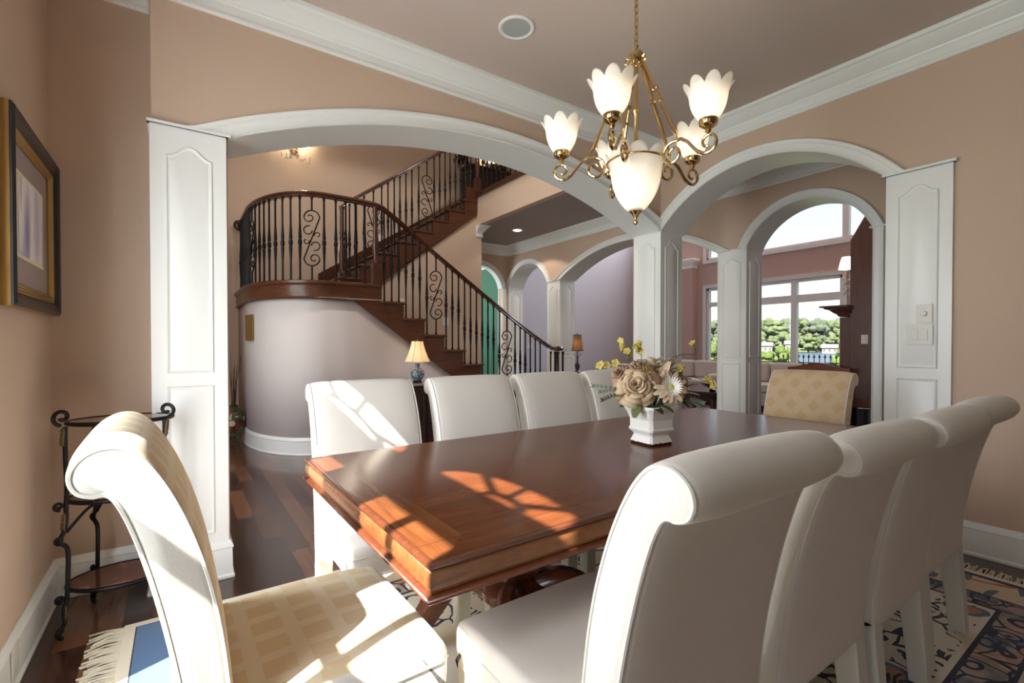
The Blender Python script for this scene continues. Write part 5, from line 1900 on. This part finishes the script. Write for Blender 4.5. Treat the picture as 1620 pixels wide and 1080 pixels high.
for x_, w_ in ((4.06, 'left of'), (4.93, 'right of')):
    s_ = thing('leaf_sconce', 'black metal leaf sconce %s the upper floor mirror' % w_, 'sconce', (x_, 7.49, 4.50), group='leaf sconces beside the mirror')
    mb = MB()
    rnd = random.Random(9)
    for q in range(26):
        p = (rnd.uniform(-0.12, 0.12), -0.03 - rnd.uniform(0, 0.05), rnd.uniform(-0.15, 0.2))
        petal(mb, p, (p[0] * 4, -0.2, 0.6), (0, -1, 0.2), 0.07, 0.022, 0.2, 0, 3)
    thicken(obj('leaves', mb, M['iron'], s_), 0.003)
    obj('stem', MB().tube([(0, -0.01, -0.18), (0.0, -0.05, 0.0), (0.0, -0.04, 0.2)], 0.008, 6), M['iron'], s_)
ul = thing('table_lamp', 'small lamp with pale shade on the upper floor console', 'lamp', (4.62, 7.26, 4.31))
obj('base', MB().lathe([(0.05, 0), (0.02, 0.03), (0.035, 0.10), (0.01, 0.15), (0.01, 0.2)], n=14), M['dark'], ul)
obj('shade', MB().lathe([(0.11, 0.18), (0.06, 0.34)], n=24), shm, ul)
light('upper_lamp_bulb', 'POINT', (4.62, 7.26, 4.56), 6, (1.0, 0.78, 0.5), radius=0.03)

# ================================================================ living room
def sofa(name, label, loc, rz, w, n, group=None):
    t = thing(name, label, 'sofa', loc, rz, group)
    f = M['sofa']
    obj('base', MB().box(-w / 2, w / 2, -0.45, 0.42, 0.06, 0.30), f, t, bevel=0.02)
    obj('back', MB().box(-w / 2, w / 2, 0.24, 0.46, 0.25, 0.80), f, t, bevel=0.05, seg=3)
    for sx in (-1, 1):
        obj('arm', MB().box(min(sx * w / 2, sx * (w / 2 - 0.16)), max(sx * w / 2, sx * (w / 2 - 0.16)), -0.45, 0.44, 0.28, 0.60), f, t, bevel=0.05, seg=3)
    cw = (w - 0.36) / n
    for i in range(n):
        x0 = -w / 2 + 0.18 + i * cw
        obj('seat_cushion', MB().box(x0 + 0.005, x0 + cw - 0.005, -0.46, 0.20, 0.30, 0.47), f, t, bevel=0.04, seg=3)
        obj('back_cushion', MB().box(x0 + 0.01, x0 + cw - 0.01, 0.08, 0.27, 0.47, 0.86), f, t, bevel=0.06, seg=3)
    return t


sofa('sofa', 'long beige sofa under the left living room window behind the coffee table', (9.35, 6.75, 0), -PI / 2, 2.3, 3)
sofa('sofa', 'beige sofa under the wide living room window beyond the white column', (9.35, 4.75, 0), -PI / 2, 1.5, 2)
sofa('armchair', 'cream armchair in the living room behind the last far side dining chair', (6.75, 6.05, 0), PI * 0.9, 1.0, 1)
ct = thing('coffee_table', 'dark wood coffee table in front of the living room sofa', 'table', (7.25, 4.75, 0))
obj('top', MB().box(-0.38, 0.38, -0.45, 0.45, 0.40, 0.45), M['dark'], ct, bevel=0.008)
obj('apron', MB().box(-0.33, 0.33, -0.40, 0.40, 0.30, 0.40), M['dark'], ct, smooth=False)
for sx in (-1, 1):
    for sy in (-1, 1):
        obj('leg', MB().lathe([(0.03, 0), (0.045, 0.05), (0.025, 0.12), (0.045, 0.22), (0.04, 0.32)], (sx * 0.30, sy * 0.37, 0), 12), M['dark'], ct)
bw = thing('glass_bowl', 'dark blue glass bowl with flared rim on the coffee table', 'bowl', (7.0, 4.42, 0.45))
obj('bowl', thicken(obj('bowl', MB().lathe([(0.04, 0.0), (0.05, 0.02), (0.03, 0.04), (0.08, 0.08), (0.14, 0.11), (0.19, 0.14)], n=28, lobes=5, lobe=0.06), mat('dark_blue_glass', (0.008, 0.012, 0.03), 0.08, coat=0.6), bw), 0.004).name and MB().lathe([(0.0001, 0.04), (0.04, 0.045)], n=10), M['pic_black'], bw)
stt = thing('settee', 'wooden settee with a shaped cherry crest rail behind the far dining chair', 'settee', (7.6, 3.22, 0), -PI / 2)
cr_ = [(-0.42, 0.80)] + [(-0.42 + 0.84 * i / 16, 0.86 + 0.075 * math.sin(PI * i / 16) ** 2.2) for i in range(17)] + [(0.42, 0.80)]
obj('crest_rail', MB().ext(cr_, 'y', 0.20, 0.25), wood('settee_wood', (0.13, 0.035, 0.015), (0.25, 0.08, 0.03)), stt)
obj('back', MB().box(-0.38, 0.38, 0.19, 0.24, 0.42, 0.81), M['sofa'], stt, bevel=0.02)
obj('seat', MB().box(-0.42, 0.42, -0.28, 0.20, 0.30, 0.44), M['sofa'], stt, bevel=0.03)
for sx in (-1, 1):
    for sy in (-0.25, 0.22):
        obj('leg', MB().box(sx * 0.39 - 0.02, sx * 0.39 + 0.02, sy - 0.02, sy + 0.02, 0, 0.30), M['dark'], stt, smooth=False)

fp_ = thing('fireplace', 'dark cherry fireplace surround with tall panelled chimney piece and mantel shelf', 'fireplace', (8.0, 0.25, 0))
obj('chimney_piece', MB().ext([(0.0, 0.0), (2.63, 0.0), (2.63, 2.72), (2.42, 3.10), (1.6, 3.9), (0.0, 4.0)], 'x', 0.0, 2.2), M['mantel'], fp_, smooth=False, bevel=0.01)
obj('surround', MB().box(0.04, 2.16, 2.63, 2.77, 0.0, 1.60), M['mantel'], fp_, smooth=False, bevel=0.01)
obj('mantel_shelf', sweep_plan([(0.04, 2.60), (0.04, 2.77), (2.16, 2.77), (2.16, 2.60)], [(0, 0), (0.015, 0.0), (0.03, 0.03), (0.06, 0.05), (0.10, 0.09), (0.15, 0.11), (0.16, 0.125), (0.20, 0.13), (0.20, 0.155), (0, 0.155)], z=1.62).box(0.0, 2.2, 2.62, 2.90, 1.755, 1.775), M['mantel'], fp_)
obj('hearth', MB().box(-0.05, 2.2, 2.0, 3.1, 0.0, 0.30), mat('black_granite', (0.01, 0.01, 0.011), 0.12), fp_, smooth=False, bevel=0.005)
plate('light_switch', 'white switch plate on the dark cherry side of the fireplace', 'switch', 'y', 7.998, -1, 2.69, 1.278, 0.085, 0.13, 1)
s3 = thing('lamp_sconce', 'crystal wall sconce with a small lit pleated shade above the mantel', 'sconce', (8.25, 2.885, 2.10))
obj('arm', MB().tube([(0, 0, 0), (0, 0.08, -0.06), (0, 0.13, 0.0), (0, 0.13, 0.20)], 0.008, 8).lathe([(0.04, 0), (0.03, 0.06), (0.015, 0.16)], (0, 0.03, -0.05), 12), M['brass'], s3)
dr = MB()
for q in range(16):
    a = q * 2.4
    dr.ball((0.05 * math.cos(a), 0.12 + 0.04 * math.sin(a), -0.16 + q * 0.018), 0.014, 5, (1, 1, 1.7))
q_ = obj('crystal_drops', dr, cr, s3)
q_['kind'] = 'stuff'
obj('shade', MB().lathe([(0.105, 0.24), (0.085, 0.32), (0.06, 0.42)], (0, 0.13, 0), 24), shm, s3)
light('mantel_sconce_bulb', 'POINT', (8.25, 3.015, 2.42), 7, (1.0, 0.78, 0.5), radius=0.03)

# ================================================================ outdoors beyond the living room
gm_ = mat('lawn_grass', (0.16, 0.30, 0.05), 0.9)
k = N(gm_)
k.color(k.ramp(k.noise(k.coords('Object'), 0.6, 4).outputs[0], [(0.3, (0.06, 0.11, 0.02)), (0.7, (0.12, 0.18, 0.04))]))
struct('ground', MB().add([(10.7, -30, -0.42), (14, -30, -0.45), (62, -60, -1.7), (62, 80, -1.7), (14, 60, -0.45), (10.7, 60, -0.42)], [(0, 1, 2, 3, 4, 5)]), gm_, smooth=False)
struct('ground_front', MB().box(-60, -0.9, -60, 60, -0.6, -0.5), gm_, smooth=False)
wm = mat('lake_water', (0.035, 0.06, 0.085), 0.35, spec=0.25)
struct('lake', MB().box(55, 420, -260, 380, -1.9, -1.65), wm, smooth=False)
hm = mat('wooded_hill', (0.07, 0.11, 0.04), 0.95)
k = N(hm)
k.color(k.ramp(k.noise(k.coords('Object'), 0.16, 5, 0.7).outputs[0], [(0.35, (0.05, 0.085, 0.03)), (0.65, (0.15, 0.21, 0.07))]))
mb = MB()
rnd = random.Random(2)
rings = []
for i in range(30):
    y = -160 + i * 16
    pts_ = []
    for j, (x, z) in enumerate([(205, -2.2), (212, -1.2), (240, 0.5), (275, 2.5), (320, 4), (380, 5), (420, 4), (420, -3)]):
        pts_.append((x + 8 * math.sin(i * 0.9 + j), y, z + (1.2 * math.sin(i * 0.7 + j * 1.3) if 0 < j < 7 else 0)))
    rings.append(pts_)
mb.loft(rings)
struct('hill', mb, hm)

lm = {}
for nm_, c1, c2 in (('dark', (0.034, 0.052, 0.034), (0.070, 0.095, 0.060)), ('mid', (0.045, 0.068, 0.026), (0.090, 0.125, 0.048)), ('bright', (0.060, 0.105, 0.016), (0.130, 0.190, 0.040))):
    m = mat(nm_ + '_foliage', c1, 0.9)
    k = N(m)
    k.color(k.ramp(k.noise(k.coords('Object'), 1.6, 5, 0.75).outputs[0], [(0.35, c1), (0.65, c2)]))
    k.bump(k.noise(k.coords('Object'), 3, 5, 0.8).outputs[0], 1.0, 0.6)
    lm[nm_] = m
bark = mat('tree_bark', (0.07, 0.05, 0.035), 0.9)


def crown_mb(seed, r, h, n=34):
    rnd = random.Random(seed)
    mb = MB()
    for q in range(n):
        a = rnd.uniform(0, 2 * PI)
        t_ = rnd.random()
        rr = r * 0.85 * math.sqrt(rnd.random()) * (1.15 - 0.7 * t_)
        rad = r * rnd.uniform(0.20, 0.36)
        c = (rr * math.cos(a), rr * math.sin(a), h * (0.32 + 0.58 * t_))
        b_ = MB().ball((0, 0, 0), 1.0, 8)
        ph = rnd.uniform(0, 6)
        vs = []
        for x, y, z in b_.v:
            d_ = 1 + 0.16 * math.sin(7 * x + ph) * math.sin(6 * y + ph * 2) + 0.12 * math.sin(11 * z + ph)
            vs.append((c[0] + x * rad * d_, c[1] + y * rad * d_, c[2] + z * rad * d_ * 0.85))
        mb.add(vs, b_.f)
    return mb


protos = {}
def tree(kind, label, x, y, z, s_, group, seed):
    key = (kind, seed)
    if key not in protos:
        t = thing('tree', label, 'tree', (x, y, z), group=group)
        o = obj('crown', crown_mb(seed, 0.42, 1.0), lm[kind], t, angle=180)
        o['kind'] = 'stuff'
        obj('trunk', MB().tube([(0, 0, -0.05), (0.01, 0, 0.2), (0, 0, 0.5)], [0.035, 0.028, 0.02], 8), bark, t)
        protos[key] = t
    else:
        t = dup(protos[key], (x, y, z), seed * 1.3 + x, label, group)
    t.scale = (s_, s_, s_)
    return t


rnd = random.Random(21)
# wooded far shore: dark tall trees on the hill across the lake
for i in range(34):
    a = R(57.5 + 17.0 * (i + 0.5) / 34 + rnd.uniform(-0.25, 0.25))     # bearing from +Y
    d_ = rnd.uniform(225, 300)
    x, y = d_ * math.sin(a), d_ * math.cos(a)
    zz = -1 + max(0, d_ - 225) * 0.045
    tree('dark' if i % 3 else 'mid', 'dark tree on the wooded far shore of the lake', x, y, zz, rnd.uniform(10.5, 14.0), 'dark trees on the far shore of the lake', 1 + i % 4)
for i in range(16):
    a = R(57.8 + 16.5 * (i + 0.5) / 16 + rnd.uniform(-0.3, 0.3))
    d_ = rnd.uniform(203, 212)
    x, y = d_ * math.sin(a), d_ * math.cos(a)
    tree('mid', 'rounded mid green tree along the far bank of the lake', x, y, -2.2, rnd.uniform(6.5, 9.0), 'mid green trees along the far bank', 5 + i % 3)
for (a, d_, s_, lab) in ((71.6, 24, 4.6, 'bright green young tree on the lawn, right side of the wide window'), (65.0, 30, 3.9, 'bright green tree on the lawn, left of the window mullion'),
                         (63.2, 34, 3.6, 'bright green bush on the lawn next to the white column'), (57.4, 22, 4.0, 'bright green tree seen through the narrow left window'), (69.8, 60, 5.2, 'bright green tree at the near bank of the lake')):
    a = R(a)
    tree('bright', lab, d_ * math.sin(a), d_ * math.cos(a), -0.2 - d_ * 0.026, s_ * 0.55, 'bright green trees on the lawn', 9 + int(d_) % 3)
hw = mat('house_wall', (0.20, 0.17, 0.15), 0.8)
hr = mat('house_roof', (0.13, 0.115, 0.11), 0.8)
for i, (a, d_, w, h, lab) in enumerate(((71.7, 196, 9, 6.5, 'pale lakeside house with gabled roof at the right edge of the window'), (68.6, 198, 8, 3.0, 'low white boathouse on the far bank of the lake'), (65.3, 197, 7, 5.2, 'pale house among trees on the far shore, left part of the window'), (62.9, 197, 8, 4.2, 'white lakeside house nearest the white column'))):
    a = R(a)
    t = thing('house', lab, 'house', (d_ * math.sin(a), d_ * math.cos(a), -1.7), PI / 2 - a)
    t.scale = (0.55, 0.55, 0.6)
    obj('walls', MB().box(-2.5, 2.5, -w / 2, w / 2, 0, h), hw, t, smooth=False)
    obj('roof', MB().ext([(-3.2, h), (3.2, h), (0, h + 2.2)], 'y', -w / 2 - 0.6, w / 2 + 0.6), hr, t, smooth=False)
    for q in range(3):
        obj('window', MB().box(-2.58, -2.48, -w / 2 + 0.8 + q * (w - 2.4) / 2, -w / 2 + 1.7 + q * (w - 2.4) / 2, h * 0.35, h * 0.75), mat('house_window_dark', (0.05, 0.06, 0.08), 0.2), t, smooth=False)

fe = thing('iron_fence', 'black wrought iron terrace fence with spear finials outside the living room window', 'fence', (13.2, 0, -0.40))
obj('rail', MB().box(-0.012, 0.012, 2.6, 9.4, 1.13, 1.155), M['iron'], fe, smooth=False)
obj('rail', MB().box(-0.012, 0.012, 2.6, 9.4, 0.12, 0.145), M['iron'], fe, smooth=False)
y = 3.9
q = 0
while y < 9.3:
    if 4.3 < y < 6.6 or y > 7.6:
        obj('picket', MB().box(-0.008, 0.008, y - 0.008, y + 0.008, 0.05, 1.26).lathe([(0.008, 1.25), (0.012, 1.262), (0.032, 1.285), (0.018, 1.32), (0.0001, 1.375)], (0, y, 0), 6), M['iron'], fe, smooth=False)
    y += 0.125
bn = thing('garden_bench', 'dark iron bench back with looping scrolls outside behind the settee', 'bench', (11.6, 4.55, -0.36))
bn.scale = (1, 1, 1.14)
for c0 in (-0.62, 0.0, 0.62):
    mbb = MB()
    mbb.tube([(0, c0 + 0.30 * math.cos(PI * t_ / 14), 0.86 + 0.13 * math.sin(PI * t_ / 14)) for t_ in range(15)], 0.018, 6)
    obj('back_loop', mbb, M['iron'], bn)
    mbb = MB().tube([(0, c0 + 0.15 * math.cos(2 * PI * t_ / 16), 0.80 + 0.05 * math.sin(2 * PI * t_ / 16)) for t_ in range(16)], 0.012, 6, closed=True)
    obj('back_scroll', mbb, M['iron'], bn)
obj('back_rail', MB().box(-0.02, 0.02, -0.95, 0.95, 0.70, 0.74), M['iron'], bn, smooth=False)
obj('seat', MB().box(-0.45, 0.0, -0.95, 0.95, 0.42, 0.46), M['iron'], bn, smooth=False)
for sy in (-0.92, 0.92):
    for sx in (-0.42, 0.0):
        obj('leg', MB().box(sx - 0.02, sx + 0.02, sy - 0.02, sy + 0.02, 0.03, 0.74 if sx == 0 else 0.42), M['iron'], bn, smooth=False)
struct('terrace', MB().box(10.7, 13.4, -2, 12, -0.48, -0.36), mat('terrace_stone', (0.22, 0.20, 0.18), 0.8), smooth=False)
